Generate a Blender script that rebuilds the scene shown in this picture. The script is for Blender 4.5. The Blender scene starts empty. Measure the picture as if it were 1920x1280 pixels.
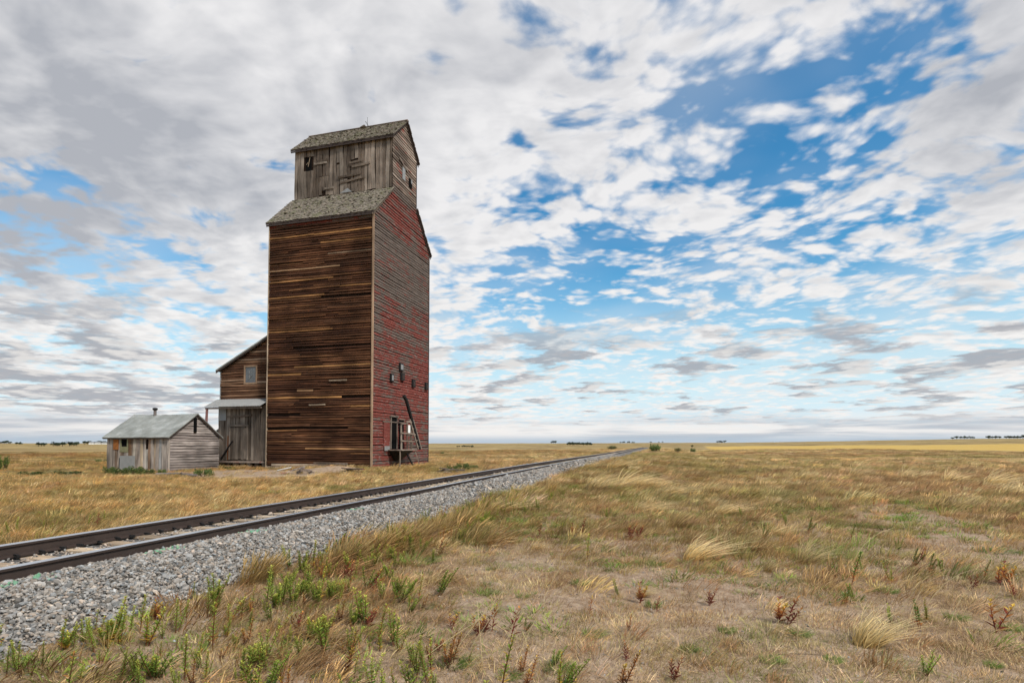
import bpy, math, random
import numpy as np
from mathutils import Vector, Matrix, Euler
random.seed(7); RNG = np.random.default_rng(11)
SC = bpy.context.scene
COL = SC.collection
R = math.radians

# ------------------------------------------------------------------ camera
CAMZ = 1.75
F_PX, YAW, PITCH, SHIFT = 1040.0, R(15.316), R(1.995), 0.0811
cam = bpy.data.cameras.new('camera'); cam_o = bpy.data.objects.new('camera', cam); COL.objects.link(cam_o)
cam.sensor_width = 36.0; cam.lens = F_PX / 1920 * 36; cam.shift_y = SHIFT
cam.clip_start = 0.1; cam.clip_end = 20000
cam_o.location = (0, 0, CAMZ); cam_o.rotation_euler = (math.pi / 2 + PITCH, 0, YAW)
SC.camera = cam_o
FW = np.array([-math.sin(YAW) * math.cos(PITCH), math.cos(YAW) * math.cos(PITCH), math.sin(PITCH)])
RT = np.array([math.cos(YAW), math.sin(YAW), 0.0]); UP = np.cross(RT, FW)
CY = 640 + SHIFT * 1920
def ray(u, v):
    d = FW + RT * (u - 960) / F_PX + UP * (CY - v) / F_PX
    return d / np.linalg.norm(d)

# ------------------------------------------------------------------ node helper
class NT:
    def __init__(s, tree): s.t = tree; s.n = tree.nodes; s.l = tree.links
    def put(s, sock, v):
        if v is None: return
        if isinstance(v, bpy.types.NodeSocket): s.l.new(v, sock)
        else: sock.default_value = v
    def node(s, typ, **kw):
        n = s.n.new(typ)
        for k, v in kw.items(): setattr(n, k, v)
        return n
    def m(s, op, a, b=None, c=None, clamp=False):
        n = s.node('ShaderNodeMath', operation=op, use_clamp=clamp)
        for i, v in enumerate((a, b, c)): s.put(n.inputs[i], v)
        return n.outputs[0]
    def vm(s, op, a, b=None, scale=None):
        n = s.node('ShaderNodeVectorMath', operation=op)
        s.put(n.inputs[0], a); s.put(n.inputs[1], b)
        if scale is not None: s.put(n.inputs[3], scale)
        return n.outputs['Value'] if op in ('DOT_PRODUCT', 'LENGTH', 'DISTANCE') else n.outputs[0]
    def noise(s, vec, scale, detail=4, rough=.5, dist=0., out='Fac', lac=2.0):
        n = s.node('ShaderNodeTexNoise'); s.put(n.inputs['Vector'], vec)
        n.inputs['Scale'].default_value = scale; n.inputs['Detail'].default_value = detail
        n.inputs['Roughness'].default_value = rough; n.inputs['Distortion'].default_value = dist
        n.inputs['Lacunarity'].default_value = lac
        return n.outputs[out]
    def sm(s, x, a, b, lo=0., hi=1.):
        n = s.node('ShaderNodeMapRange', interpolation_type='SMOOTHSTEP', clamp=True)
        for i, v in enumerate((x, a, b, lo, hi)): s.put(n.inputs[i], v)
        return n.outputs[0]
    def mix(s, f, a, b, typ='MIX'):
        n = s.node('ShaderNodeMix', data_type='RGBA', blend_type=typ, clamp_factor=True)
        s.put(n.inputs[0], f)
        for sock, v in ((n.inputs[6], a), (n.inputs[7], b)):
            s.put(sock, v if isinstance(v, bpy.types.NodeSocket) else (tuple(v) + (1,))[:4])
        return n.outputs[2]
    def ramp(s, f, stops, mode='LINEAR'):
        n = s.node('ShaderNodeValToRGB'); s.put(n.inputs[0], f); cr = n.color_ramp; cr.interpolation = mode
        while len(cr.elements) < len(stops): cr.elements.new(0.5)
        for e, (p, c) in zip(cr.elements, stops): e.position = p; e.color = tuple(c) + (1,)
        return n.outputs[0]
    def xyz(s, v):
        n = s.node('ShaderNodeSeparateXYZ'); s.put(n.inputs[0], v); return n.outputs
    def comb(s, x, y, z):
        n = s.node('ShaderNodeCombineXYZ')
        for i, v in enumerate((x, y, z)): s.put(n.inputs[i], v)
        return n.outputs[0]

# ------------------------------------------------------------------ sky and sun
SUN_EL, SUN_AZ = R(46), R(118)          # azimuth measured clockwise from +Y (along the track): sun behind the camera's right shoulder
sun_dir = Vector((math.sin(SUN_AZ) * math.cos(SUN_EL), math.cos(SUN_AZ) * math.cos(SUN_EL), math.sin(SUN_EL)))
sun = bpy.data.lights.new('sun', 'SUN'); sun.energy = 3.6; sun.angle = R(8); sun.color = (1, .95, .87)
sun_o = bpy.data.objects.new('sun', sun); COL.objects.link(sun_o)
sun_o.rotation_euler = sun_dir.to_track_quat('Z', 'Y').to_euler(); sun_o.location = (20, -20, 40)

world = bpy.data.worlds.new('World'); SC.world = world; world.use_nodes = True
def build_sky():
    t = NT(world.node_tree)
    for n in list(t.n): t.n.remove(n)
    out = t.node('ShaderNodeOutputWorld'); bg = t.node('ShaderNodeBackground')
    t.l.new(bg.outputs[0], out.inputs[0]); bg.inputs[1].default_value = 0.1
    sky = t.node('ShaderNodeTexSky', sky_type='NISHITA', sun_disc=False, sun_elevation=SUN_EL, sun_rotation=SUN_AZ,
                 air_density=1.0, dust_density=0.6, ozone_density=2.2)
    d = t.vm('NORMALIZE', t.node('ShaderNodeTexCoord').outputs['Generated'])
    x, y, z = t.xyz(d); zc = t.m('MAXIMUM', z, 0.0)
    # the blue between the clouds, a little deeper overhead and paler near the horizon
    hs = t.node('ShaderNodeHueSaturation'); hs.inputs['Saturation'].default_value = 1.25; hs.inputs['Value'].default_value = 1.0
    t.l.new(sky.outputs[0], hs.inputs['Color'])
    blue = t.mix(1.0, hs.outputs[0], (.26, 1.40, 1.48), 'MULTIPLY')
    pale = t.sm(z, .03, .34)
    blue = t.mix(pale, (7.0, 8.7, 9.5), blue)
    # cloud sheet seen in perspective
    k = t.m('ADD', zc, 0.145)
    p = t.comb(t.m('DIVIDE', x, k), t.m('DIVIDE', y, k), 0.0)
    def blobs(lst):
        acc = None
        for u, v, rad, amp in lst:
            d0 = ray(u, v); kk = 1.0 / (1 - math.cos(R(rad)))
            e = t.m('EXPONENT', t.m('MULTIPLY_ADD', t.vm('DOT_PRODUCT', d, tuple(d0)), kk, -kk))
            acc = t.m('MULTIPLY', e, amp) if acc is None else t.m('MULTIPLY_ADD', e, amp, acc)
        return acc
    gaps = blobs([(1560, 160, 7, -.13), (1690, 180, 5, -.09), (1290, 190, 7, -.07), (1130, 490, 5, -.14), (1000, 560, 5, -.12), (210, 415, 6, -.14), (60, 385, 4, -.10),
                  (1150, 690, 9, -.11), (1560, 705, 10, -.12), (400, 690, 8, -.06), (250, 170, 16, .26), (760, 140, 13, .16), (1880, 150, 6, .22), (1500, 480, 14, .01), (1020, 300, 7, .10)])
    grey = blobs([(130, 180, 11, .60), (430, 270, 9, .55), (660, 190, 6, .40), (960, 90, 8, .35), (40, 455, 5, .6), (1850, 170, 7, .75), (400, 40, 6, -.45), (1720, 10, 5, .3)])
    warp = t.vm('SCALE', t.vm('SUBTRACT', t.noise(p, 2.1, 2, .5, out='Color'), (.5, .5, .5)), scale=.22)
    pw = t.vm('ADD', p, warp)
    # cells drawn out along the wind into rows
    mp = t.node('ShaderNodeMapping'); t.put(mp.inputs['Vector'], pw)
    mp.inputs['Rotation'].default_value = (0, 0, R(-24)); mp.inputs['Scale'].default_value = (.95, 1.08, 1)
    pr = mp.outputs[0]
    n1 = t.noise(pr, 4.4, 7, .55)
    mp2 = t.node('ShaderNodeMapping'); t.put(mp2.inputs['Vector'], pr); mp2.inputs['Location'].default_value = (.04, .025, 0)
    n2 = t.noise(mp2.outputs[0], 4.4, 4, .50)
    vo = t.node('ShaderNodeTexVoronoi', feature='SMOOTH_F1'); t.put(vo.inputs['Vector'], pr)
    vo.inputs['Scale'].default_value = 11.5; vo.inputs['Detail'].default_value = 2.0; vo.inputs['Roughness'].default_value = .55; vo.inputs['Smoothness'].default_value = .7
    cell = t.m('SUBTRACT', .42, vo.outputs['Distance'])
    dens = t.m('ADD', t.m('MULTIPLY_ADD', cell, .34, n1), gaps)
    alpha = t.sm(dens, .185, .43)
    lowf = t.noise(p, 1.3, 3, .5)
    lit = t.m('MULTIPLY', t.m('SUBTRACT', n1, n2), 2.3)
    g = t.m('MULTIPLY', t.m('ADD', grey, .12), t.m('MULTIPLY_ADD', t.m('SUBTRACT', lowf, .5), 2.6, 1.0))
    g = t.m('ADD', g, t.m('MULTIPLY', t.m('SUBTRACT', dens, .50), .7))
    g = t.m('SUBTRACT', g, lit, clamp=True)
    lowsun = t.sm(z, .03, .5)
    white = t.mix(lowsun, (9.3, 9.1, 8.9), (8.7, 8.6, 8.65))
    cloud = t.mix(g, white, (4.45, 4.6, 5.0))
    veil = t.m('MULTIPLY_ADD', t.sm(lowf, .38, .68), .28, .05)
    blue = t.mix(veil, blue, (7.6, 8.0, 8.5))
    c1 = t.mix(t.m('MULTIPLY', alpha, .98), blue, cloud)
    # low scattered scud under the sheet, seen edge-on towards the horizon
    kq = t.m('ADD', zc, 0.085)
    q = t.comb(t.m('DIVIDE', x, kq), t.m('DIVIDE', y, kq), 3.7)
    nq = t.noise(q, 2.1, 6, .56, .1)
    scud_cov = t.m('MULTIPLY', t.sm(z, .27, .15), t.sm(z, .012, .035))
    sb = blobs([(110, 720, 7, .12), (330, 735, 5, .10), (220, 600, 4, .06), (1035, 665, 4, .09), (900, 735, 3, .08), (1330, 690, 4, .07), (1600, 640, 4, .08), (1850, 670, 6, .09)])
    sa = t.m('MULTIPLY', t.sm(t.m('ADD', nq, sb), .548, .645), scud_cov)
    nq2 = t.noise(t.vm('ADD', q, (.08, .04, .07)), 2.1, 3, .5)
    scol = t.mix(t.sm(t.m('SUBTRACT', nq, nq2), -.02, .11), (3.9, 4.05, 4.45), (7.4, 7.2, 7.05))
    c2 = t.mix(t.m('MULTIPLY', sa, .88), c1, scol)
    # layered bands low over the plain
    b = t.comb(t.m('MULTIPLY', x, 5.0), t.m('MULTIPLY', y, 5.0), t.m('MULTIPLY', z, 95.0))
    nb = t.noise(b, .55, 6, .6, .4)
    band = t.mix(t.sm(nb, .36, .56), (4.9, 5.3, 5.9), (9.0, 8.75, 8.55))
    band = t.mix(t.m('MULTIPLY', t.sm(z, .020, .004), .85), band, (4.1, 5.1, 6.2))
    c3 = t.mix(t.m('MULTIPLY', t.sm(z, .060, .022), .9), c2, band)
    t.l.new(c3, bg.inputs[0])
build_sky()
world.cycles.sampling_method = 'MANUAL'; world.cycles.sample_map_resolution = 512

SC.view_settings.view_transform = 'Standard'; SC.view_settings.look = 'None'
SC.view_settings.exposure = 0.0; SC.view_settings.gamma = 1.0; SC.view_settings.use_curve_mapping = False
SC.render.engine = 'CYCLES'
SC.cycles.use_adaptive_sampling = True; SC.cycles.adaptive_threshold = 0.015; SC.cycles.adaptive_min_samples = 8
SC.cycles.max_bounces = 5; SC.cycles.diffuse_bounces = 3; SC.cycles.glossy_bounces = 2
SC.cycles.transparent_max_bounces = 4; SC.cycles.caustics_reflective = False; SC.cycles.caustics_refractive = False

# ------------------------------------------------------------------ mesh and object helpers
def tag(o, label=None, cat=None, group=None, kind=None):
    if label: o['label'] = label
    if cat: o['category'] = cat
    if group: o['group'] = group
    if kind: o['kind'] = kind
    return o
def link(name, data, parent=None, mat=None):
    o = bpy.data.objects.new(name, data); COL.objects.link(o)
    if parent: o.parent = parent
    if mat and data is not None and not data.materials: data.materials.append(mat)
    return o
def empty(name, loc=(0, 0, 0), rz=0.0):
    o = link(name, None); o.location = loc; o.rotation_euler = (0, 0, rz); o.empty_display_size = .2
    return o
def mesh(name, v, f, mat=None, cols=None, smooth=False):
    me = bpy.data.meshes.new(name); me.from_pydata([tuple(map(float, p)) for p in v], [], [tuple(q) for q in f]); me.update()
    if mat: me.materials.append(mat)
    if cols is not None:
        a = me.color_attributes.new('col', 'FLOAT_COLOR', 'POINT')
        c = np.ones((len(v), 4), np.float32); c[:, :3] = np.asarray(cols, np.float32); a.data.foreach_set('color', c.ravel())
    if smooth: me.polygons.foreach_set('use_smooth', np.ones(len(me.polygons), bool))
    return me
class MB:
    """collects shapes for ONE mesh"""
    def __init__(s): s.v = []; s.f = []; s.c = []
    def add(s, v, f, c=(1, 1, 1)):
        b = len(s.v); s.v += [tuple(p) for p in v]; s.f += [tuple(i + b for i in q) for q in f]; s.c += [c] * len(v); return s
    def box(s, lo, hi, c=(1, 1, 1), M=None):
        x0, y0, z0 = lo; x1, y1, z1 = hi
        v = [(x0, y0, z0), (x1, y0, z0), (x1, y1, z0), (x0, y1, z0), (x0, y0, z1), (x1, y0, z1), (x1, y1, z1), (x0, y1, z1)]
        if M is not None: v = [M @ Vector(p) for p in v]
        return s.add(v, [(0, 3, 2, 1), (4, 5, 6, 7), (0, 1, 5, 4), (1, 2, 6, 5), (2, 3, 7, 6), (3, 0, 4, 7)], c)
    def bar(s, a, b, w, h=None, c=(1, 1, 1)):
        a, b = Vector(a), Vector(b); h = h or w; d = b - a
        q = d.to_track_quat('Z', 'Y').to_matrix().to_4x4(); q.translation = a
        return s.box((-w / 2, -h / 2, 0), (w / 2, h / 2, d.length), c, q)
    def tube(s, pts, rads, n=8, c=(1, 1, 1), cap=True):
        pts = [Vector(p) for p in pts]; rings = []
        v, f = [], []
        for i, p in enumerate(pts):
            d = (pts[min(i + 1, len(pts) - 1)] - pts[max(i - 1, 0)]).normalized()
            q = d.to_track_quat('Z', 'Y')
            r = rads[i] if hasattr(rads, '__len__') else rads
            for k in range(n): v.append(p + q @ Vector((r * math.cos(2 * math.pi * k / n), r * math.sin(2 * math.pi * k / n), 0)))
        for i in range(len(pts) - 1):
            for k in range(n): f.append((i * n + k, i * n + (k + 1) % n, (i + 1) * n + (k + 1) % n, (i + 1) * n + k))
        if cap: f += [tuple(range(n))[::-1], tuple((len(pts) - 1) * n + k for k in range(n))]
        return s.add(v, f, c)
    def prism(s, poly, axis, a, b, c=(1, 1, 1)):
        """extrude a polygon of 2D points along axis 'x','y' or 'z' from a to b"""
        def P(p, t): return {'x': (t, p[0], p[1]), 'y': (p[0], t, p[1]), 'z': (p[0], p[1], t)}[axis]
        n = len(poly); v = [P(p, a) for p in poly] + [P(p, b) for p in poly]
        f = [tuple(range(n))[::-1], tuple(range(n, 2 * n))] + [(i, (i + 1) % n, n + (i + 1) % n, n + i) for i in range(n)]
        return s.add(v, f, c)
    def mesh(s, name, mat, smooth=False): return mesh(name, s.v, s.f, mat, s.c, smooth)
    def build(s, name, mat, parent=None, smooth=False): return link(name, s.mesh(name, mat, smooth), parent)

# ------------------------------------------------------------------ numpy noise and the lie of the land
def _hash(ix, iy, seed):
    h = (ix.astype(np.int64) * 374761393 + iy.astype(np.int64) * 668265263 + seed * 974711) & 0x7fffffff
    h = ((h ^ (h >> 13)) * 1274126177) & 0x7fffffff
    return ((h ^ (h >> 16)) & 0xffff) / 65535.0
def vnoise(x, y, seed=0):
    ix, iy = np.floor(x), np.floor(y); fx, fy = x - ix, y - iy
    fx = fx * fx * (3 - 2 * fx); fy = fy * fy * (3 - 2 * fy)
    a, b = _hash(ix, iy, seed), _hash(ix + 1, iy, seed); c, d = _hash(ix, iy + 1, seed), _hash(ix + 1, iy + 1, seed)
    return (a * (1 - fx) + b * fx) * (1 - fy) + (c * (1 - fx) + d * fx) * fy
def fbm(x, y, seed=0, o=4):
    s, a, t = 0, .5, 0
    for i in range(o): s = s + a * vnoise(x * 2 ** i, y * 2 ** i, seed + i); t += a; a *= .5
    return s / t
def ss(x, a, b):
    t = np.clip((x - a) / (b - a), 0, 1); return t * t * (3 - 2 * t)
RAIL_N, RAIL_F, HEAD = -6.68, -8.19, .46           # rail centres and height of the rail head
TRK = (RAIL_N + RAIL_F) / 2
TX, TY, TW, TD = -17.12, 30.23, 7.47, 8.25          # elevator: front right corner, width, depth
SX, SY = -26.61, 24.76                              # shed: front right corner
TRACK_END = 262.0
def ground_z(x, y):
    x = np.asarray(x, float); y = np.asarray(y, float)
    r = np.hypot(x, y) + 1e-6; az = np.arctan2(x, y)
    z = .09 * ss(-x, 9.0, 10.0) * ss(-x, 40, 20) + .11 * ss(-x, 11, 17) * ss(-x, 60, 30)
    z = z + (.07 + .07 * ss(x, -4, 0)) * (fbm(x * .45, y * .45, 3) - .5) + .42 * (fbm(x * .12, y * .12, 9) - .5) * ss(r, 8, 30) * (1 - np.exp(-((x - TRK) / 6) ** 2)) * (1 - ss(-x, 13, 16) * ss(-x, 36, 32) * ss(y, 18, 22) * ss(y, 44, 40))
    z = z + .028 * (fbm(x * 2.2, y * 2.2, 5) - .5)
    # a little dirt heap in front of the elevator
    z = z + .30 * np.exp(-((x + 17.9) / 1.9) ** 2 - ((y - 28.0) / 1.1) ** 2)
    # a low bank right of the line further out
    z = z + .35 * np.exp(-((x + 1.5) / 4.5) ** 2) * ss(y, 22, 36) * ss(y, 75, 50)
    roll = (fbm(x * .012 + 3.1, y * .012 + 1.7, 21) - .5) * 2
    z = z + roll * 1.5 * ss(r, 50, 160) * (1 - .85 * np.exp(-((x - TRK) / 22) ** 2) * (y > 0) * ss(y, 330, 240))
    z = z - 2.0 * ss(r, 70, 330) * (1 - np.exp(-((x - TRK) / 15) ** 2) * ss(y, 300, 250) * (y > 0))
    hf = 5.5 + 1.2 * ss(az, -.55, -.2) + 2.5 * ss(az, -.2, .05) + 15 * ss(az, 0.05, .5) * ss(az, 2.2, 1.2)
    z = z + ss(r, 700, 2900) * hf + (fbm(x * .0022, y * .0022, 33) - .5) * 7 * ss(r, 350, 1100) * ss(r, 3200, 2200)
    z = z - ss(r, 3000, 6000) * 25
    return z
def project(x, y, z):
    d = np.stack([x, y, z - CAMZ], -1); w = d @ FW
    return 960 + F_PX * (d @ RT) / w, CY - F_PX * (d @ UP) / w
def spot(u, v, rmax=3400):
    """where the land seen at photo pixel (u, v) lies"""
    d = ray(u, v); h = np.hypot(d[0], d[1]); r = np.geomspace(3.0, rmax, 2600)
    x, y = d[0] / h * r, d[1] / h * r; z = ground_z(x, y)
    pv = CAMZ + d[2] / h * r - z                     # height of the sight line above the land
    k = np.nonzero(pv <= 0)[0]
    k = k[0] if len(k) else int(np.argmin(pv / r))
    return float(x[k]), float(y[k]), float(z[k]), float(r[k])

# ------------------------------------------------------------------ materials
def new_mat(name):
    m = bpy.data.materials.new(name); m.use_nodes = True; t = NT(m.node_tree)
    return m, t, t.n['Principled BSDF']
def finish(t, b, col, rough=.9, spec=.2, bump=None, strength=.3, dist=.01):
    t.put(b.inputs['Base Color'], col); t.put(b.inputs['Roughness'], rough); b.inputs['Specular IOR Level'].default_value = spec
    if bump is not None:
        n = t.node('ShaderNodeBump'); n.inputs['Strength'].default_value = strength; n.inputs['Distance'].default_value = dist
        t.put(n.inputs['Height'], bump); t.l.new(n.outputs[0], b.inputs['Normal'])
def pos(t): return t.node('ShaderNodeNewGeometry').outputs['Position']
def rnd(t): return t.node('ShaderNodeObjectInfo').outputs['Random']
def stretch(t, axis, fine=26.0, along=1.3):
    """world position scaled so that grain runs along the axis, shifted per board"""
    s = {'x': (along, fine, fine), 'y': (fine, along, fine), 'z': (fine, fine, along)}[axis]
    sh = t.comb(t.m('MULTIPLY', rnd(t), 37.0), t.m('MULTIPLY', rnd(t), 91.0), t.m('MULTIPLY', rnd(t), 53.0))
    return t.vm('ADD', t.vm('MULTIPLY', pos(t), s), sh)
def wood(name, axis, stops, fine=26.0, along=1.3, contrast=1.0, stain=None):
    m, t, b = new_mat(name)
    g = t.noise(stretch(t, axis, fine, along), 1.0, 4, .6)
    patch = t.noise(stretch(t, axis, 2.5, .8), 1.0, 3, .5)
    base = t.ramp(rnd(t), stops)
    k = t.m('MULTIPLY_ADD', t.m('SUBTRACT', g, .5), 1.9 * contrast, 1.0)
    k = t.m('MULTIPLY', k, t.m('MULTIPLY_ADD', t.m('SUBTRACT', patch, .5), 1.3 * contrast, 1.0))
    col = t.mix(1.0, base, t.comb(k, k, k), 'MULTIPLY')
    zone = t.m('MULTIPLY_ADD', t.sm(t.noise(pos(t), .33, 4, .55), .35, .66), .8, .62)
    col = t.mix(1.0, col, t.comb(zone, zone, zone), 'MULTIPLY')
    if stain: col = t.mix(t.sm(patch, .56, .72), col, stain)
    finish(t, b, col, .88, .15, g, .5, .012)
    return m
def plain(name, c, rough=.8, spec=.2, metal=0.0, vary=.35, scale=6.0):
    m, t, b = new_mat(name)
    n = t.noise(pos(t), scale, 5, .6)
    k = t.m('MULTIPLY_ADD', t.m('SUBTRACT', n, .5), 2 * vary, 1.0)
    finish(t, b, t.mix(1.0, c, t.comb(k, k, k), 'MULTIPLY'), rough, spec, n, .2, .005); b.inputs['Metallic'].default_value = metal
    return m
def painted(name, axis):
    """barn red paint flaking off grey boards, most of it gone on the weather side high up"""
    m, t, b = new_mat(name)
    z = t.xyz(pos(t))[2]
    g = t.noise(stretch(t, axis, 24, 1.2), 1.0, 4, .6)
    fl = t.noise(stretch(t, axis, 11.0, 1.5), 1.0, 5, .72)
    big = t.noise(pos(t), .55, 3, .5)
    wear = t.node('ShaderNodeFloatCurve'); t.put(wear.inputs['Value'], t.m('DIVIDE', z, 25.0))
    c = wear.mapping.curves[0]; pts = [(0, .58), (.12, .60), (.24, .61), (.33, .58), (.42, .53), (.52, .41), (.60, .43), (.66, .64), (.72, .58), (.78, .40), (1, .40)]
    c.points[0].location = pts[0]; c.points[1].location = pts[-1]
    for q in pts[1:-1]: c.points.new(*q)
    wear.mapping.update()
    pf = t.m('ADD', t.m('ADD', fl, wear.outputs[0]), t.m('MULTIPLY', t.m('SUBTRACT', big, .5), .55))
    pf = t.m('ADD', pf, t.m('MULTIPLY', t.m('SUBTRACT', rnd(t), .5), .16))
    paint = t.sm(pf, 1.02, 1.09)
    grey = t.ramp(g, [(.25, (.055, .042, .036)), (.5, (.112, .086, .072)), (.75, (.23, .185, .16))])
    red = t.mix(t.sm(t.noise(stretch(t, axis, 16, 2.2), 1.0, 4, .6), .3, .7), (.125, .028, .022), (.215, .060, .046))
    pale = t.sm(t.noise(stretch(t, axis, 7.0, 1.9), 1.0, 5, .65), .60, .68)
    red = t.mix(t.m('MULTIPLY', pale, .7), red, (.34, .27, .245))
    finish(t, b, t.mix(paint, grey, red), .85, .2, t.m('ADD', g, t.m('MULTIPLY', paint, .4)), .5, .012)
    return m
M = {}
M['brown_x'] = wood('weathered_brown_siding', 'x', [(0, (.044, .018, .010)), (.30, (.066, .027, .013)), (.60, (.090, .039, .018)), (.80, (.068, .031, .017)), (.93, (.135, .062, .027)), (.985, (.27, .135, .052)), (1, (.22, .145, .095))], 24, .9, 1.35)
M['brown_y'] = wood('weathered_brown_siding_side', 'y', [(0, (.055, .026, .012)), (.5, (.11, .055, .024)), (1, (.2, .11, .05))], 24, .9)
M['annex_x'] = wood('annex_brown_siding', 'x', [(0, (.055, .025, .014)), (.5, (.095, .045, .024)), (.85, (.15, .083, .048)), (1, (.25, .18, .13))], 24, .9)
M['red_y'] = painted('flaking_red_paint', 'y')
M['red_x'] = painted('flaking_red_paint_front', 'x')
M['core'] = plain('dark_timber_cribbing', (.022, .013, .009), .95, .1)
M['grey_z'] = wood('grey_weathered_planks', 'z', [(0, (.105, .080, .062)), (.4, (.155, .122, .097)), (.75, (.20, .162, .132)), (1, (.28, .235, .195))], 30, 1.0)
M['grey_y'] = wood('grey_brown_clapboard', 'y', [(0, (.13, .095, .075)), (.5, (.20, .155, .125)), (1, (.30, .24, .20))], 26, 1.0, 1.0, (.24, .07, .055))
M['dark_z'] = wood('dark_weathered_planks', 'z', [(0, (.085, .065, .05)), (.5, (.14, .112, .09)), (1, (.24, .20, .165))], 30, .9, 1.1)
M['shed_z'] = wood('shed_board_and_rust', 'z', [(0, (.24, .20, .17)), (.28, (.34, .30, .265)), (.45, (.18, .125, .09)), (.55, (.42, .335, .235)), (.66, (.28, .28, .28)), (.78, (.17, .095, .05)), (.88, (.38, .33, .285)), (1, (.45, .405, .345))], 26, .8, 1.25)
M['shed_y'] = wood('shed_grey_clapboard', 'y', [(0, (.15, .125, .115)), (.5, (.23, .196, .178)), (1, (.34, .295, .27))], 24, 1.1, 1.2)
M['trim'] = wood('pale_trim_board', 'z', [(0, (.36, .27, .19)), (1, (.45, .36, .27))], 30, 1.5, .7)
M['trim_dark'] = plain('dark_fascia', (.06, .045, .04), .85)
M['frame'] = wood('window_frame_wood', 'z', [(0, (.24, .155, .10)), (1, (.34, .24, .165))], 30, 2, .6)
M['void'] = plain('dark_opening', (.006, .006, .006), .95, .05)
M['steel_dark'] = plain('dark_rusted_steel', (.040, .026, .020), .65, .35, .2, .4, 9)
M['galv'] = plain('dull_galvanised_sheet', (.29, .29, .285), .55, .4, .3, .25, 5)
M['iron'] = plain('black_iron', (.014, .013, .013), .7, .3)
M['white_sign'] = plain('white_enamel', (.82, .82, .80), .5, .4, 0, .06)
M['rolled'] = None
def m_shingle():
    m, t, b = new_mat('mossy_cedar_shingles'); a = t.node('ShaderNodeVertexColor', layer_name='col').outputs[0]
    n = t.noise(pos(t), 18, 4, .6); moss = t.sm(t.noise(pos(t), 1.7, 4, .6), .52, .66)
    k = t.m('MULTIPLY_ADD', n, .9, .55)
    col = t.mix(1.0, t.mix(t.m('MULTIPLY', moss, .55), a, (.16, .165, .085)), t.comb(k, k, k), 'MULTIPLY')
    finish(t, b, col, .92, .1, n, .5, .01); return m
M['shingle'] = m_shingle()
def m_rolled():
    m, t, b = new_mat('green_grey_rolled_roofing'); n = t.noise(pos(t), 1.6, 5, .6)
    f = t.noise(pos(t), 60, 2, .6)
    c = t.ramp(n, [(.3, (.185, .19, .175)), (.55, (.27, .277, .26)), (.72, (.38, .385, .37))])
    k = t.m('MULTIPLY_ADD', f, .4, .8)
    finish(t, b, t.mix(1.0, c, t.comb(k, k, k), 'MULTIPLY'), .9, .2, n, .4, .03); return m
M['rolled'] = m_rolled()
def m_glass():
    m, t, b = new_mat('dusty_window_glass'); n = t.noise(pos(t), 5, 4, .6)
    finish(t, b, t.mix(n, (.05, .055, .06), (.16, .17, .18)), .25, .5); return m
M['glass'] = m_glass()
def m_plant(name, rough=.75, trans=.25):
    """leaves and blades: colour of the mesh, tinted per instance"""
    m, t, b = new_mat(name)
    a = t.node('ShaderNodeVertexColor', layer_name='col').outputs[0]
    tint = t.node('ShaderNodeAttribute', attribute_type='INSTANCER', attribute_name='tint').outputs['Color']
    col = t.mix(1.0, a, tint, 'MULTIPLY')
    finish(t, b, col, rough, .15)
    tr = t.node('ShaderNodeBsdfTranslucent'); t.put(tr.inputs[0], col); mx = t.node('ShaderNodeMixShader'); mx.inputs[0].default_value = trans
    t.l.new(b.outputs[0], mx.inputs[1]); t.l.new(tr.outputs[0], mx.inputs[2]); t.l.new(mx.outputs[0], t.n['Material Output'].inputs[0])
    return m
M['blade'] = m_plant('dry_grass_blades')
def m_leaf():
    m, t, b = new_mat('weed_leaves')
    a = t.node('ShaderNodeVertexColor', layer_name='col').outputs[0]
    k = t.m('MULTIPLY_ADD', rnd(t), .5, .75)
    col = t.mix(1.0, a, t.comb(k, k, t.m('MULTIPLY', k, .95)), 'MULTIPLY')
    finish(t, b, col, .65, .25)
    tr = t.node('ShaderNodeBsdfTranslucent'); t.put(tr.inputs[0], col); mx = t.node('ShaderNodeMixShader'); mx.inputs[0].default_value = .25
    t.l.new(b.outputs[0], mx.inputs[1]); t.l.new(tr.outputs[0], mx.inputs[2]); t.l.new(mx.outputs[0], t.n['Material Output'].inputs[0])
    return m
M['leaf'] = m_leaf()
def m_stone():
    m, t, b = new_mat('ballast_stone')
    tint = t.node('ShaderNodeAttribute', attribute_type='INSTANCER', attribute_name='tint').outputs['Color']
    n = t.noise(pos(t), 45, 3, .6); k = t.m('MULTIPLY_ADD', n, .7, .65)
    finish(t, b, t.mix(1.0, tint, t.comb(k, k, k), 'MULTIPLY'), .85, .25, n, .3, .004); return m
M['stone'] = m_stone()
def m_bed():
    m, t, b = new_mat('ballast_bed'); n = t.noise(pos(t), 26, 3, .7)
    v = t.node('ShaderNodeTexVoronoi'); t.put(v.inputs['Vector'], pos(t)); v.inputs['Scale'].default_value = 16
    h = t.xyz(v.outputs['Color'])[0]
    c = t.ramp(h, [(0, (.05, .044, .040)), (.5, (.15, .138, .128)), (1, (.30, .28, .26))])
    finish(t, b, c, .9, .15, t.m('SUBTRACT', n, v.outputs['Distance']), .9, .04); return m
M['bed'] = m_bed()
M['rail'] = plain('rail_side_brown', (.050, .034, .028), .6, .35, .1, .35, 4)
M['rail_head'] = plain('worn_rail_head', (.62, .61, .61), .32, .6, .8, .12, 3)
M['tie'] = wood('dusty_sleeper', 'x', [(0, (.26, .19, .13)), (.5, (.38, .29, .20)), (1, (.50, .40, .29))], 20, 1.2)

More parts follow.
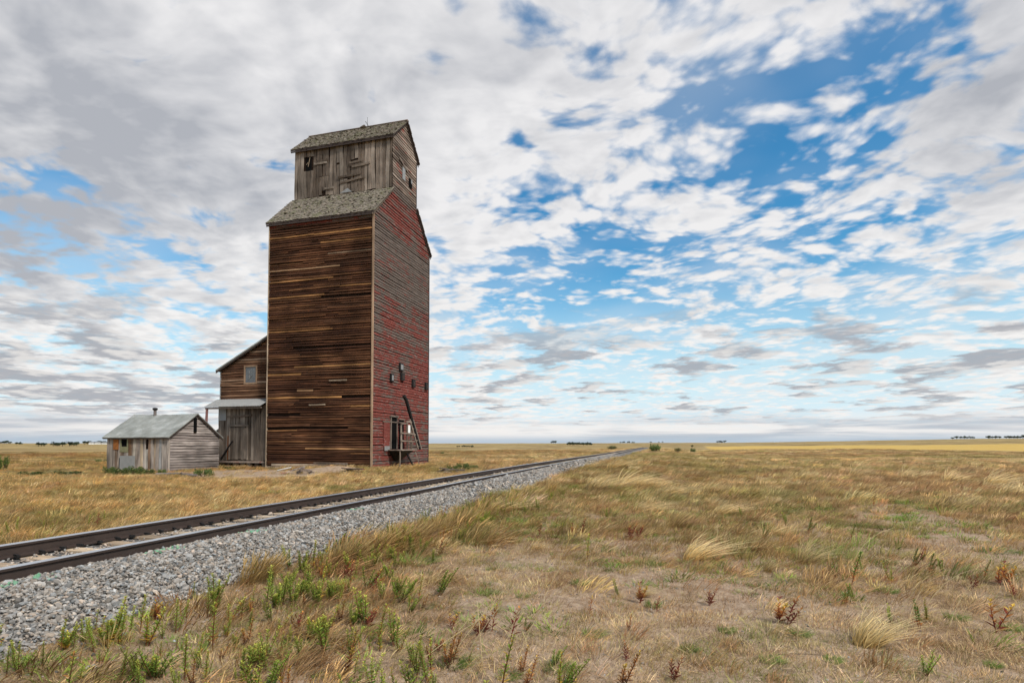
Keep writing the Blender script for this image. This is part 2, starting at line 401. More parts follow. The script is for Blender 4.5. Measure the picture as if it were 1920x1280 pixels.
def m_ground():
    m, t, b = new_mat('prairie_ground')
    P = pos(t); x, y, z = t.xyz(P)
    dirt = t.node('ShaderNodeAttribute', attribute_name='dirt').outputs['Fac']
    r = t.vm('LENGTH', t.comb(x, y, 0.0))
    n_f = t.noise(P, 9, 6, .65); n_m = t.noise(P, .55, 5, .6); n_l = t.noise(P, .035, 5, .6, .4); n_xl = t.noise(P, .006, 5, .55, .5)
    soil = t.ramp(n_f, [(.25, (.20, .138, .094)), (.5, (.37, .268, .188)), (.75, (.50, .38, .28))])
    speck = t.node('ShaderNodeTexVoronoi'); t.put(speck.inputs['Vector'], P); speck.inputs['Scale'].default_value = 22; 
    peb = t.m('MULTIPLY', t.sm(speck.outputs['Distance'], .16, .08), t.m('GREATER_THAN', t.xyz(speck.outputs['Color'])[0], .86))
    soil = t.mix(peb, soil, (.52, .48, .43))
    dry = t.ramp(n_f, [(.2, (.20, .13, .06)), (.5, (.37, .26, .125)), (.8, (.52, .39, .20))])
    olive = t.ramp(n_f, [(.2, (.085, .075, .028)), (.5, (.15, .125, .045)), (.8, (.24, .19, .07))])
    rust = t.ramp(n_f, [(.2, (.10, .05, .022)), (.5, (.18, .098, .042)), (.8, (.28, .17, .08))])
    field = t.mix(t.sm(n_m, .35, .65), dry, rust)
    field = t.mix(t.m('MULTIPLY', t.sm(n_l, .50, .62), .75), field, olive)
    field = t.mix(t.m('MULTIPLY', t.sm(n_m, .60, .68), .5), field, olive)
    near = t.m('MAXIMUM', t.sm(t.m('ADD', n_m, t.m('MULTIPLY', r, .012)), .78, .56), dirt)
    col = t.mix(near, field, soil)
    # far pasture, ploughed strips and the ripe field
    far = t.ramp(n_xl, [(.28, (.16, .112, .055)), (.42, (.33, .24, .105)), (.50, (.40, .30, .14)), (.58, (.26, .18, .085)), (.68, (.36, .27, .12)), (.8, (.17, .13, .06))])
    far = t.mix(t.m('MULTIPLY', t.sm(n_l, .45, .62), .5), far, (.14, .12, .05))
    far = t.mix(t.m('MULTIPLY', t.sm(n_m, .4, .65), .3), far, rust)
    col = t.mix(t.sm(r, 90, 260), col, far)
    edge = t.m('MULTIPLY_ADD', t.m('SUBTRACT', n_l, .5), 60.0, y)
    ripe = t.m('MULTIPLY', t.m('MULTIPLY', t.sm(edge, 350, 362), t.sm(edge, 1150, 1100)), t.sm(t.m('SUBTRACT', x, t.m('MULTIPLY', y, .06)), 4, 10))
    col = t.mix(ripe, col, t.mix(n_l, (.46, .30, .085), (.54, .375, .12)))
    hgt = t.m('ADD', t.m('ADD', n_f, t.m('MULTIPLY', n_m, 1.5)), t.m('MULTIPLY', t.noise(P, 38, 3, .65), .55))
    finish(t, b, col, .95, .05, hgt, .85, .045)
    return m
M['ground'] = m_ground()

# ------------------------------------------------------------------ the land
def dirt_mask(x, y):
    x = np.asarray(x, float); y = np.asarray(y, float)
    n = (fbm(x * .5, y * .5, 41) - .5) * 1.6
    yard = ss(x, -29, -26) * ss(x, -15.6, -17.0) * ss(y + n, 19.6, 21.0) * ss(y + n, 29.2, 27.6)
    path = np.exp(-((x - (5.3 + .14 * (y - 12)) + n * .5) / 1.5) ** 2) * ss(y, 8.0, 10.0) * ss(y, 22, 16)
    fore = ss(fbm(x * .42 + 7, y * .42, 44, 3), .50, .66) * ss(np.hypot(x, y), 11, 5.5) * ss(x, -3.6, -1.8)
    bare = ss(fbm(x * .20 + 31, y * .20, 47, 3), .55, .66) * ss(x, -3.2, -1.5) * ss(np.hypot(x, y), 34, 22) * ss(np.hypot(x, y), 6, 9)
    return np.clip(np.maximum(np.maximum(yard, path), np.maximum(fore * .85, bare * .9)), 0, 1)
def build_ground():
    rr = np.concatenate([[0.3], np.geomspace(.8, 3.2, 8), np.geomspace(3.25, 60, 190), np.geomspace(61, 700, 130), np.geomspace(706, 3200, 110), np.geomspace(3300, 6000, 5)])
    c = -YAW
    aa = np.concatenate([np.linspace(c - R(58), c + R(58), 300), np.linspace(c + R(58), c + 2 * math.pi - R(58), 62)[1:-1]])
    r, a = np.meshgrid(rr, aa, indexing='ij'); x, y = r * np.sin(a), r * np.cos(a); z = ground_z(x, y)
    na, nr = len(aa), len(rr)
    v = np.stack([x, y, z], -1).reshape(-1, 3); v = np.vstack([v, [[0, 0, float(ground_z(0, 0))]]])
    i = np.arange(nr - 1)[:, None] * na; j = np.arange(na)[None]; j2 = (j + 1) % na
    q = np.stack([i + j, i + na + j, i + na + j2, i + j2], -1).reshape(-1, 4)
    tri = np.stack([np.full(na, len(v) - 1), np.arange(na), (np.arange(na) + 1) % na], -1)
    me = bpy.data.meshes.new('ground')
    me.vertices.add(len(v)); me.vertices.foreach_set('co', v.astype(np.float32).ravel())
    nl = q.size + tri.size; me.loops.add(nl); me.loops.foreach_set('vertex_index', np.concatenate([q[:, ::-1].ravel(), tri[:, ::-1].ravel()]).astype(np.int32))
    me.polygons.add(len(q) + len(tri))
    me.polygons.foreach_set('loop_start', np.concatenate([np.arange(len(q)) * 4, len(q) * 4 + np.arange(len(tri)) * 3]).astype(np.int32))
    me.polygons.foreach_set('use_smooth', np.ones(len(q) + len(tri), bool))
    at = me.attributes.new('dirt', 'FLOAT', 'POINT'); at.data.foreach_set('value', dirt_mask(v[:, 0], v[:, 1]).astype(np.float32))
    me.update(calc_edges=True); me.validate()
    if me.polygons[1000].normal.z < 0: me.flip_normals()
    o = link('ground', me, None, M['ground']); tag(o, kind='structure')
build_ground()

# ------------------------------------------------------------------ railway: bed, sleepers, rails
def track_drop(y): return -.9 * float(ss(y, 225, TRACK_END + 15)) + .05 * math.sin(y * .045 + .4) * float(ss(y, 6, 40)) * float(ss(y, 120, 60))
def build_bed():
    prof = [(-10.2, -.2), (-9.75, .02), (-9.25, .20), (-8.85, .262), (-8.25, .262), (-7.9, .228), (-7.45, .222), (-7.0, .228), (-6.65, .285), (-6.28, .312), (-6.02, .285), (-5.62, .135), (-5.26, -.01), (-4.9, -.2)]
    ys = np.concatenate([np.arange(-14, 60, .5), np.arange(60, TRACK_END + 1, 3.0)]); v = []; f = []
    for y in ys:
        for k, (px, pz) in enumerate(prof):
            e = 1 if k in (0, 1, 2, 10, 11, 12, 13) else .15
            v.append((px + e * .16 * (float(vnoise(np.array(y * .4 + k), np.array(k * 3.1), 5)) - .5), y, pz + track_drop(y) + e * .05 * (float(vnoise(np.array(y * .7), np.array(k * 1.7), 8)) - .5)))
    n = len(prof)
    for i in range(len(ys) - 1):
        for k in range(n - 1): f.append((i * n + k, i * n + k + 1, (i + 1) * n + k + 1, (i + 1) * n + k))
    o = link('ballast_bed', mesh('ballast_bed', v, f, M['bed'], None, True)); tag(o, kind='structure')
    return prof
BED = build_bed()
BX, BZ = np.array([p[0] for p in BED]), np.array([p[1] for p in BED])
track = empty('railway_track', (TRK, 0, .26))
tag(track, 'straight railway track running past the tall elevator to the horizon', 'railway')
def sub(o):                                          # parent without moving
    o.location = Vector(o.location) - Vector(o.parent.location); return o
def build_rails():
    prof = [(-.07, 0), (.07, 0), (.07, .014), (.012, .032), (.010, .128), (.036, .140), (.037, .168), (.028, .180), (-.028, .180), (-.037, .168), (-.036, .140), (-.010, .128), (-.012, .032), (-.07, .014)]
    ys = list(np.arange(-14, 130, 2.0)) + list(np.arange(130, TRACK_END + 1, 6.0))
    n = len(prof)
    for cx in (RAIL_N, RAIL_F):
        v = [(cx + px - TRK + .006 * math.sin(y * .21 + cx), y, .02 + pz + track_drop(y)) for y in ys for px, pz in prof]; f = []
        for i in range(len(ys) - 1): f += [(i * n + k, i * n + (k + 1) % n, (i + 1) * n + (k + 1) % n, (i + 1) * n + k) for k in range(n)]
        f += [tuple(range(n))[::-1], tuple((len(ys) - 1) * n + k for k in range(n))]
        me = mesh('rail', v, f, M['rail']); me.materials.append(M['rail_head'])
        for i in range(len(ys) - 1):
            for k in (6, 7, 8): me.polygons[i * n + k].material_index = 1
        link('rail', me, track)
    b = MB().box((-.30, -.012, -.045), (.30, .012, .045))
    jm = b.mesh('joint_bar', M['steel_dark'])
    for cx, y in ((RAIL_N + .035, 14.2), (RAIL_F + .035, 20.4), (RAIL_N + .035, 33.0)):
        o = link('joint_bar', jm, track); o.location = (cx - TRK, y, .10 + track_drop(y)); o.rotation_euler = (0, 0, math.pi / 2)
    sm_ = []
    for k in range(4):
        b = MB(); v = []; w, l, h = .115, 1.30, .13
        for i in range(5):
            x = -l + 2 * l * i / 4
            for sy, sz in ((-1, -1), (1, -1), (1, 0), (-1, 0)):
                v.append((x, sy * (w + random.uniform(-.012, .008)), sz * h + (random.uniform(-.01, .006) if sz == 0 else 0)))
        f = [(0, 3, 2, 1), (16, 17, 18, 19)] + [(i * 4 + a, i * 4 + (a + 1) % 4, i * 4 + 4 + (a + 1) % 4, i * 4 + 4 + a) for i in range(4) for a in range(4)]
        sm_.append(mesh('sleeper', v, f, M['tie']))
    y = -4.0; an = MB().box((-.05, -.018, -.018), (.03, .018, .022)).box((-.02, -.03, -.018), (.018, .03, .004)).mesh('rail_anchor', M['iron'])
    na = 0
    for i in range(290):
        o = link('sleeper', random.choice(sm_), track); o.location = (random.uniform(-.04, .04), y, track_drop(y) + random.uniform(.004, .018)); o.rotation_euler = (0, 0, random.uniform(-.03, .03))
        if 2 < y < 55 and na < 230:
            for dy in (-.14, .13):
                a = link('rail_anchor', an, track); a.location = (RAIL_F + .085 - TRK + random.uniform(-.01, .01), y + dy + random.uniform(-.03, .03), .035 + track_drop(y)); a.rotation_euler = (0, random.uniform(-.2, .2), random.uniform(-.4, .4)); na += 1
        y += .53 + random.uniform(-.025, .025)
build_rails()

# ------------------------------------------------------------------ boards
_bm = {}
def board_mesh(name, axis, mat, k):
    """a slightly bent, slightly wavy board of unit size; axis is its long direction"""
    key = (name, axis, mat, k)
    if key not in _bm:
        rs = random.Random(k * 17 + 3); n = 5; v = []
        amp = rs.uniform(.02, .16); ph = rs.uniform(0, 6); amp2 = rs.uniform(.0, .3)
        for i in range(n + 1):
            s = i / n; dz = amp * math.sin(ph + s * 4.2) + rs.uniform(-.04, .04); dt = amp2 * math.sin(ph * 2 + s * 3.1)
            top = 1 + rs.uniform(-.08, .05)
            for t_, z_ in ((-.5, 0), (.5, 0), (.5, top), (-.5, top)):
                if axis == 'x': v.append((s, t_ + dt, z_ + dz * (.8 if z_ == 0 else 1)))
                elif axis == 'y': v.append((-t_ - dt, s, z_ + dz * (.8 if z_ == 0 else 1)))
                else: v.append((z_ + dz, t_ + dt, s))
        f = [(0, 3, 2, 1), tuple(n * 4 + a for a in range(4))] + [(i * 4 + a, i * 4 + (a + 1) % 4, i * 4 + 4 + (a + 1) % 4, i * 4 + 4 + a) for i in range(n) for a in range(4)]
        if axis == 'z': f = [q[::-1] for q in f]
        _bm[key] = mesh(name, v, f, M[mat])
    return _bm[key]
def board(name, parent, axis, mat, loc, length, width, thick, tilt=0.0, roll=0.0):
    o = link(name, board_mesh(name, axis, mat, random.randrange(7)), parent)
    o.location = Vector(loc) - Vector(parent.location) if parent.parent is None else Vector(loc) - Vector(parent.parent.location)
    if axis == 'x': o.scale = (length, thick, width); o.rotation_euler = (tilt, roll, 0)
    elif axis == 'y': o.scale = (thick, length, width); o.rotation_euler = (roll, tilt, 0)
    else: o.scale = (width, thick, length); o.rotation_euler = (tilt, roll, 0)
    return o
def shingles(name, parent, origin, ux, us, width, slope, wmin=.08, wmax=.17, expo=.125, miss=.03):
    """courses of split shingles on a roof plane: origin at the eave, ux along the eave, us up the slope"""
    o, ux, us = Vector(origin), Vector(ux).normalized(), Vector(us).normalized(); nn = ux.cross(us)
    if nn.z < 0: nn = -nn
    b = MB(); rows = int(slope / expo)
    for r_ in range(rows + 1):
        s = -width * 0 + random.uniform(-.1, 0)
        while s < width:
            w = random.uniform(wmin, wmax)
            if random.random() > miss:
                l = expo * random.uniform(1.25, 1.6); th = random.uniform(.012, .03); drop = random.uniform(-.045, .03)
                a = o + ux * max(s, 0) + us * (r_ * expo + drop); e = min(w - .008, width - s)
                if e < .03: break
                lift = random.uniform(.028, .05) + (random.uniform(.02, .06) if random.random() < .06 else 0)
                g = random.uniform(.55, 1.0); hue = random.random()
                c = (.30 * g, .262 * g, .215 * g) if hue < .7 else ((.24 * g, .22 * g, .15 * g) if hue < .88 else (.36 * g, .30 * g, .24 * g))
                top = min(l, slope - r_ * expo - drop + .02)
                if top > .03:
                    lo = [a + nn * (lift - th), a + ux * e + nn * (lift - th), a + ux * e + us * top + nn * .004, a + us * top + nn * .004]
                    hi = [a + nn * lift, a + ux * e + nn * lift, a + ux * e + us * top + nn * .016, a + us * top + nn * .016]
                    b.add(lo + hi, [(0, 3, 2, 1), (4, 5, 6, 7), (0, 1, 5, 4), (1, 2, 6, 5), (2, 3, 7, 6), (3, 0, 4, 7)], c)
            s += w
    ob = b.build(name, M['shingle'], parent); ob['kind'] = 'stuff'
    L = parent.location if parent.parent is None else parent.parent.location
    ob.location = -Vector(L)
    return ob
def static(mb, name, mat, parent):                  # mesh given in world metres, parented to a thing (or a part of one) without moving
    o = mb.build(name, M[mat] if isinstance(mat, str) else mat, parent)
    if parent.parent is None: o.location = -Vector(parent.location)
    return o

# ------------------------------------------------------------------ the grain elevator
def build_elevator():
    el = empty('grain_elevator', (TX - TW / 2, TY + TD / 2, .2))
    tag(el, 'tall wooden grain elevator with brown and flaking red siding and a grey cupola', 'grain elevator')
    x0, x1, y0, y1 = TX - TW, TX, TY, TY + TD
    E, CB, CE, PK = 16.12, 18.52, 22.2, 24.02         # eave, cupola base, cupola eave, peak
    cf, cb, cr = y0 + 2.4, y0 + 5.95, y0 + 4.25       # cupola front, back, ridge
    sil = [(y0, .1), (y1, .1), (y1, E), (cb, CB), (cb, CE), (cr, PK), (cf, CE), (cf, CB), (y0, E)]
    core = [(y + (.03 if y < cr else -.03), z) for y, z in sil]
    static(MB().prism(core, 'x', x0 + .03, x1 - .03), 'crib_wall', 'core', el)
    # front siding, boards butted in each course
    row = .177; n = int((E - .34 - .62) / row); z = .62
    static(MB().box((x0 - .02, y0 - .05, .12), (x1 - .02, y0 - .003, .34)).box((x0 + .4, y0 - .075, .36), (x1 - 2.6, y0 - .012, .50)), 'sill_board', 'trim', el)
    board('sill_board', el, 'x', 'grey_z', (x0 + 3.5, y0 - .06, .46), 2.4, .15, .05)
    zs = .40
    while zs < E - .42:
        h = random.uniform(.128, .165)
        cuts = sorted(random.uniform(.18, .82) for _ in range(random.choice((0, 1, 1, 1, 2)))); cuts = [0] + cuts + [1]
        for a, b in zip(cuts[:-1], cuts[1:]):
            if random.random() < .025: continue       # a board fallen off
            board('siding_board', el, 'x', 'brown_x', (x0 + TW * a + .006, y0 - .045 - random.uniform(0, .03), zs + random.uniform(-.012, .012)), TW * (b - a) - .012, h * random.uniform(.66, .92), random.uniform(.024, .045), -random.uniform(.16, .34), random.uniform(-.0035, .0035))
        zs += h
    board('loose_board', el, 'x', 'trim', (x0 + 3.15, y0 - .11, 4.15), 1.15, .07, .05, .3, -.01)
    board('loose_board', el, 'x', 'trim', (x0 + 4.55, y0 - .11, 5.65), 1.25, .07, .05, .3, .012)
    board('frieze_board', el, 'x', 'red_x', (x0, y0 - .03, E - .44), TW, .40, .04)
    static(MB().box((x1 - .012, y0 - .115, .1), (x1 + .082, y0 + .0, E - .12)), 'corner_trim', 'frame', el)
    static(MB().box((x0 - .04, y0 - .10, .1), (x0 + .012, y0 + .05, E - .1)), 'corner_trim', 'trim', el)
    static(MB().box((x1 - .06, y1 - .02, .1), (x1 + .085, y1 + .05, E - .15)), 'corner_trim', 'trim_dark', el)
    static(MB().box((x1 - .06, cb - .02, CB + .1), (x1 + .08, cb + .04, CE - .1)), 'corner_trim', 'trim_dark', el)
    # track-side wall, one long board to a course, running up into both gables
    def span(z):
        if z < E: return y0, y1
        if z < CB: t = (z - E) / (CB - E); return y0 + t * (cf - y0), y1 - t * (y1 - cb)
        if z < CE: return cf, cb
        t = (z - CE) / (PK - CE); return cf + t * (cr - cf), cb - t * (cb - cr)
    zs = .18
    while zs < PK - .25:
        h = random.uniform(.155, .185) * (1.0 if zs < E else 1.15); a, b = span(zs + h * .75)
        mt = 'red_y' if zs < CB + .25 else 'grey_y'
        nm = 'siding_board'
        cut = random.uniform(.3, .7) if (b - a > 4 and random.random() < .12) else None
        for s0, s1 in ([(a, b)] if cut is None else [(a, a + (b - a) * cut - .01), (a + (b - a) * cut + .01, b)]):
            board(nm, el, 'y', mt, (x1 + .035 + random.uniform(0, .015), s0, zs + random.uniform(-.008, .008)), s1 - s0, h * random.uniform(.80, .96), random.uniform(.022, .034), -random.uniform(.12, .24), random.uniform(-.002, .002))
        zs += h
    # roofs of the lower slope
    sl = (CB - E) / (cf - y0)
    for nm, ya, yb in (('front', y0, cf), ('back', y1, cb)):
        s = 1 if nm == 'front' else -1; k = (CB - E) / abs(yb - ya)
        ea, ez = ya - s * .22, E - .22 * k + .02
        roof = static(MB().prism([(ea, ez), (ea, ez + .09), (yb, CB + .11), (yb, CB + .02)], 'x', x0 - .18, x1 + .18), 'roof', 'trim_dark', el)
        L = math.hypot(yb - ea, CB + .02 - ez)
        o = shingles('shingles', el, (x0 - .20, ea, ez + .095), (1, 0, 0), (0, yb - ea, CB + .02 - ez), TW + .40, L, miss=.05)
        static(MB().prism([(ea, ez - .02), (ea, ez - .14), (yb, CB - .1), (yb, CB + .02)], 'x', x1 + .06, x1 + .10), 'barge_board', 'trim' if s > 0 else 'trim_dark', el)
        if s > 0: static(MB().box((x0 - .16, ea + .012, ez - .11), (x1 + .16, ea + .05, ez - .004)), 'fascia_board', 'trim_dark', el)
    # cupola front: upright planks round a small window, some broken out
    x = x0 + .01
    wx0, wx1, wz0, wz1 = x1 - 6.60, x1 - 6.14, 20.55, 21.52
    static(MB().box((x0 + .05, cf - .004, CB), (x1 - .05, cf + .02, CE)), 'crib_wall', 'core', el)
    while x < x1 - .05:
        w = min(random.uniform(.20, .31), x1 - x); xc = x + w / 2; zt = CE - .02; zb = CB + random.uniform(.06, .2)
        parts = [(zb, zt)]
        if wx0 - .08 < xc < wx1 + .08: parts = [(zb, wz0 - .01), (wz1 + .01, zt)]
        elif x1 - 4.2 < xc < x1 - 2.2 and random.random() < .8:
            c = random.uniform(19.2, 20.9); gap = random.uniform(.08, .35); parts = [(zb, c), (c + gap, zt)]
        elif x1 - 5.4 < xc < x1 - 4.6: parts = [(zb + random.uniform(0, .45), 20.0), (20.03, zt)]
        for a, b in parts:
            if b - a > .1: board('plank', el, 'z', 'grey_z', (x + .004, cf - .025 - random.uniform(0, .02), a), b - a, w * random.uniform(.88, .97), random.uniform(.022, .04), random.uniform(-.008, .012), random.uniform(-.006, .006))
        x += w
    for dx, zz, l, rl in ((-5.9, 20.88, 1.0, .01), (-5.7, 21.02, .9, -.03), (-3.15, 20.60, .95, -.05), (-2.95, 20.28, 1.35, -.10), (-4.0, 19.68, 1.7, -.06), (-3.85, 19.32, 1.9, -.09), (-5.05, 19.05, .7, -.04), (-3.2, 20.42, .6, .02)):
        board('slat', el, 'x', 'grey_z', (x1 + dx, cf - .09, zz), l, .13, .045, .2, rl)
    win = static(MB().box((wx0, cf - .012, wz0), (wx1, cf - .006, wz1)), 'window', 'void', el)
    f = MB()
    f.bar((wx0 + .2, cf - .03, wz0 + .3), (wx0 + .34, cf - .03, wz1 - .04), .03).bar((wx0 + .06, cf - .03, wz0 + .45), (wx0 + .2, cf - .03, wz0 + .6), .025)
    f.build('broken_sash', M['trim'], win)
    static(MB().prism([(0, 0), (.9, .0), (.55, .28), (.25, .12)], 'y', -.02, .02), 'loose_panel', 'galv', el).location = Vector((x1 - 3.75, cf - .22, CB + .08)) - Vector(el.location)
    # cupola roof
    kf = (PK - CE) / (cr - cf); kb = (PK - CE) / (cb - cr)
    for ya, s, k in ((cf, 1, kf), (cb, -1, kb)):
        ea, ez = ya - s * .26, CE - .26 * k + .03
        static(MB().prism([(ea, ez), (ea, ez + .08), (cr, PK + .11), (cr, PK + .03)], 'x', x0 - .20, x1 + .20), 'roof', 'trim_dark', el)
        shingles('shingles', el, (x0 - .22, ea, ez + .085), (1, 0, 0), (0, cr - ea, PK + .03 - ez), TW + .44, math.hypot(cr - ea, PK + .03 - ez), miss=.05)
        static(MB().prism([(ea, ez - .02), (ea, ez - .15), (cr, PK - .10), (cr, PK + .03)], 'x', x1 + .06, x1 + .10), 'barge_board', 'trim_dark', el)
        if s > 0: static(MB().box((x0 - .18, ea + .012, ez - .10), (x1 + .18, ea + .05, ez - .004)), 'fascia_board', 'trim_dark', el)
    static(MB().box((x0 - .23, cr - .10, PK + .13), (x1 + .21, cr + .10, PK + .16)), 'ridge_board', 'grey_y', el)
    # openings high on the track side
    for (yy, zz, w, h, mt) in ((y0 + 3.72, 20.25, .42, .85, 'galv'), (y0 + 4.72, 20.05, .46, .62, 'void')):
        s = static(MB().box((x1 + .062, yy, zz - h / 2), (x1 + .085, yy + w, zz + h / 2)), 'shutter' if mt == 'galv' else 'window', mt, el)
        MB().box((x1 + .066, yy - .05, zz + h / 2 + .003), (x1 + .10, yy + w + .05, zz + h / 2 + .06)).build('frame', M['grey_y'], s)
    o = static(MB().box((x1 + .07, y0 + 5.02, 20.1), (x1 + .10, y0 + 5.2, 20.36)), 'shutter', 'galv', el)
    board('slat', el, 'y', 'grey_y', (x1 + .1, y0 + 3.2, 20.95), 1.3, .14, .03, 0, -.25)
    # lightning rod, broken board and sprig on the ridge
    MBp = MB().tube([(x1 - 2.95, cr, PK + .1), (x1 - 2.95, cr, PK + .86)], [.018, .008], 6)
    static(MBp, 'lightning_rod', 'iron', el)
    static(MB().bar((x1 - 2.75, cr - .05, PK + .05), (x1 - 3.05, cr - .1, PK + .52), .09, .03), 'broken_board', 'iron', el)
    static(MB().bar((x1 - 3.45, cr - .1, PK + .12), (x1 - 3.1, cr - .1, PK + .25), .12, .05).bar((x1 - 3.3, cr - .1, PK + .16), (x1 - 3.0, cr - .12, PK + .14), .10, .04), 'broken_board', 'dark_z', el)
    # little iron-framed hatches on the track side
    for k, (yy, zz, w, h) in enumerate(((3.40, 6.92, .50, .52), (3.62, 6.28, .46, .50), (2.15, 6.05, .36, .52), (5.36, 6.02, .42, .52), (7.55, 6.03, .40, .50))):
        s = MB().box((x1 + .05, y0 + yy, zz - h / 2), (x1 + .17, y0 + yy + w, zz + h / 2))
        hb = static(s, 'hatch_box', 'iron', el)
        MB().box((x1 + .172, y0 + yy + .09, zz - h / 2 + .08), (x1 + .182, y0 + yy + w - .06, zz + h / 2 - .10)).build('hatch_plate', M['galv' if k in (0, 2) else 'steel_dark'], hb)
    # loading deck: doorway, posts, rails, hopper, leaning chute
    px = x1 + .055; d0, d1 = y0 + 1.55, y0 + 3.6
    dr = static(MB().box((px, y0 + 2.35, 1.42), (px + .03, y0 + 3.1, 3.5)), 'doorway', 'void', el)
    fr = MB().box((px, y0 + 2.27, 1.42), (px + .07, y0 + 2.347, 3.5)).box((px, y0 + 3.103, 1.42), (px + .07, y0 + 3.18, 3.5)).box((px, y0 + 2.2, 3.503), (px + .10, y0 + 3.3, 3.60))
    fr.build('door_frame', M['grey_z'], dr)
    static(MB().box((px, y0 + 1.35, 1.5), (px + .05, y0 + 2.15, 3.1)), 'sliding_door', 'red_y', el)
    board('door_track', el, 'y', 'grey_y', (px + .05, y0 + 1.25, 3.14), 2.9, .07, .05)
    static(MB().box((px + .052, y0 + 1.42, 1.32), (px + .075, y0 + 2.1, 1.62)), 'tin_patch', 'galv', el)
    static(MB().box((px, y0 + 3.5, 1.42), (px + .03, y0 + 4.15, 3.35)), 'doorway', 'void', el)
    static(MB().box((px + .002, y0 + 3.45, 3.36), (px + .09, y0 + 4.25, 3.44)), 'door_frame', 'grey_y', el)
    deck = empty('loading_deck', (0, 0, 0)); deck.parent = el; deck.location = -Vector(el.location)
    for k in range(6):
        xa = px + .01 + k * .175
        MB().box((xa, y0 + 1.85, 1.33), (xa + .165, y0 + 4.05 + random.uniform(0, .12), 1.39)).build('deck_plank', M['grey_y'], deck)
    ho = MB()
    hp = [(px + .03, y0 + 2.0, 1.32), (px + 1.0, y0 + 2.0, 1.32), (px + 1.0, y0 + 3.7, 1.32), (px + .03, y0 + 3.7, 1.32), (px + .1, y0 + 2.75, .62), (px + .3, y0 + 2.75, .62), (px + .3, y0 + 2.95, .62), (px + .1, y0 + 2.95, .62)]
    ho.add(hp, [(0, 1, 2, 3), (7, 6, 5, 4), (0, 4, 5, 1), (1, 5, 6, 2), (2, 6, 7, 3), (3, 7, 4, 0)])
    ho.build('hopper', M['iron'], deck)
    MB().bar((px + .75, y0 + 3.0, 1.3), (px + 1.0, y0 + 3.75, .15), .09).build('strut', M['iron'], deck)
    for a in (((px + .9, y0 + 1.9, 1.32), (px + .9, y0 + 1.9, .2)), ((px + .95, y0 + 4.0, 1.32), (px + 1.25, y0 + 4.15, .2))):
        MB().bar(*a, .06).build('post', M['grey_z'], deck)
    for yy, top in ((1.92, 3.3), (2.75, 3.55), (3.35, 3.5)):
        MB().bar((px + .98, y0 + yy, 1.39), (px + .95, y0 + yy, 1.39 + (top - 1.39) * .86), .08).build('post', M['grey_z'], deck)
    for zz in (1.95, 2.45):
        MB().bar((px + 1.03, y0 + 1.8, zz), (px + 1.03, y0 + 3.55, zz - .04), .05, .09).build('rail_bar', M['grey_y'], deck)
    MB().bar((px + .99, y0 + 1.85, 3.02), (px + .99, y0 + 2.8, 3.1), .05, .09).build('rail_bar', M['grey_y'], deck)
    MB().bar((px + .99, y0 + 2.6, 3.20), (px + .99, y0 + 3.45, 3.24), .05, .09).build('rail_bar', M['grey_y'], deck)
    chute = MB().tube([(px + .90, y0 + 2.35, 4.85), (px + .98, y0 + 2.55, 4.6), (px + 1.05, y0 + 4.5, 1.42)], [.13, .11, .10], 10)
    static(chute, 'loading_chute', 'iron', el)
    lad = empty('ladder', (0, 0, 0)); lad.parent = el; lad.location = -Vector(el.location)
    for off in (0, .5):
        MB().bar((px + 1.0, y0 + 3.05 + off, 3.35), (px + 1.1, y0 + 4.15 + off, 1.40), .06, .10).build('ladder_rail', M['grey_z'], lad)
    for k in range(5):
        t_ = .1 + k * .2; c = Vector((px + 1.0 + .1 * t_, y0 + 3.05 + 1.1 * t_, 3.35 - 1.95 * t_))
        MB().bar(c + Vector((0, -.1, 0)), c + Vector((0, .62, 0)), .06, .05).build('rung', M['grey_y'], lad)
    static(MB().box((px + .99, y0 + 2.82, 2.46), (px + 1.01, y0 + 3.12, 2.98)), 'notice_board', 'white_sign', el)
    return el
build_elevator()

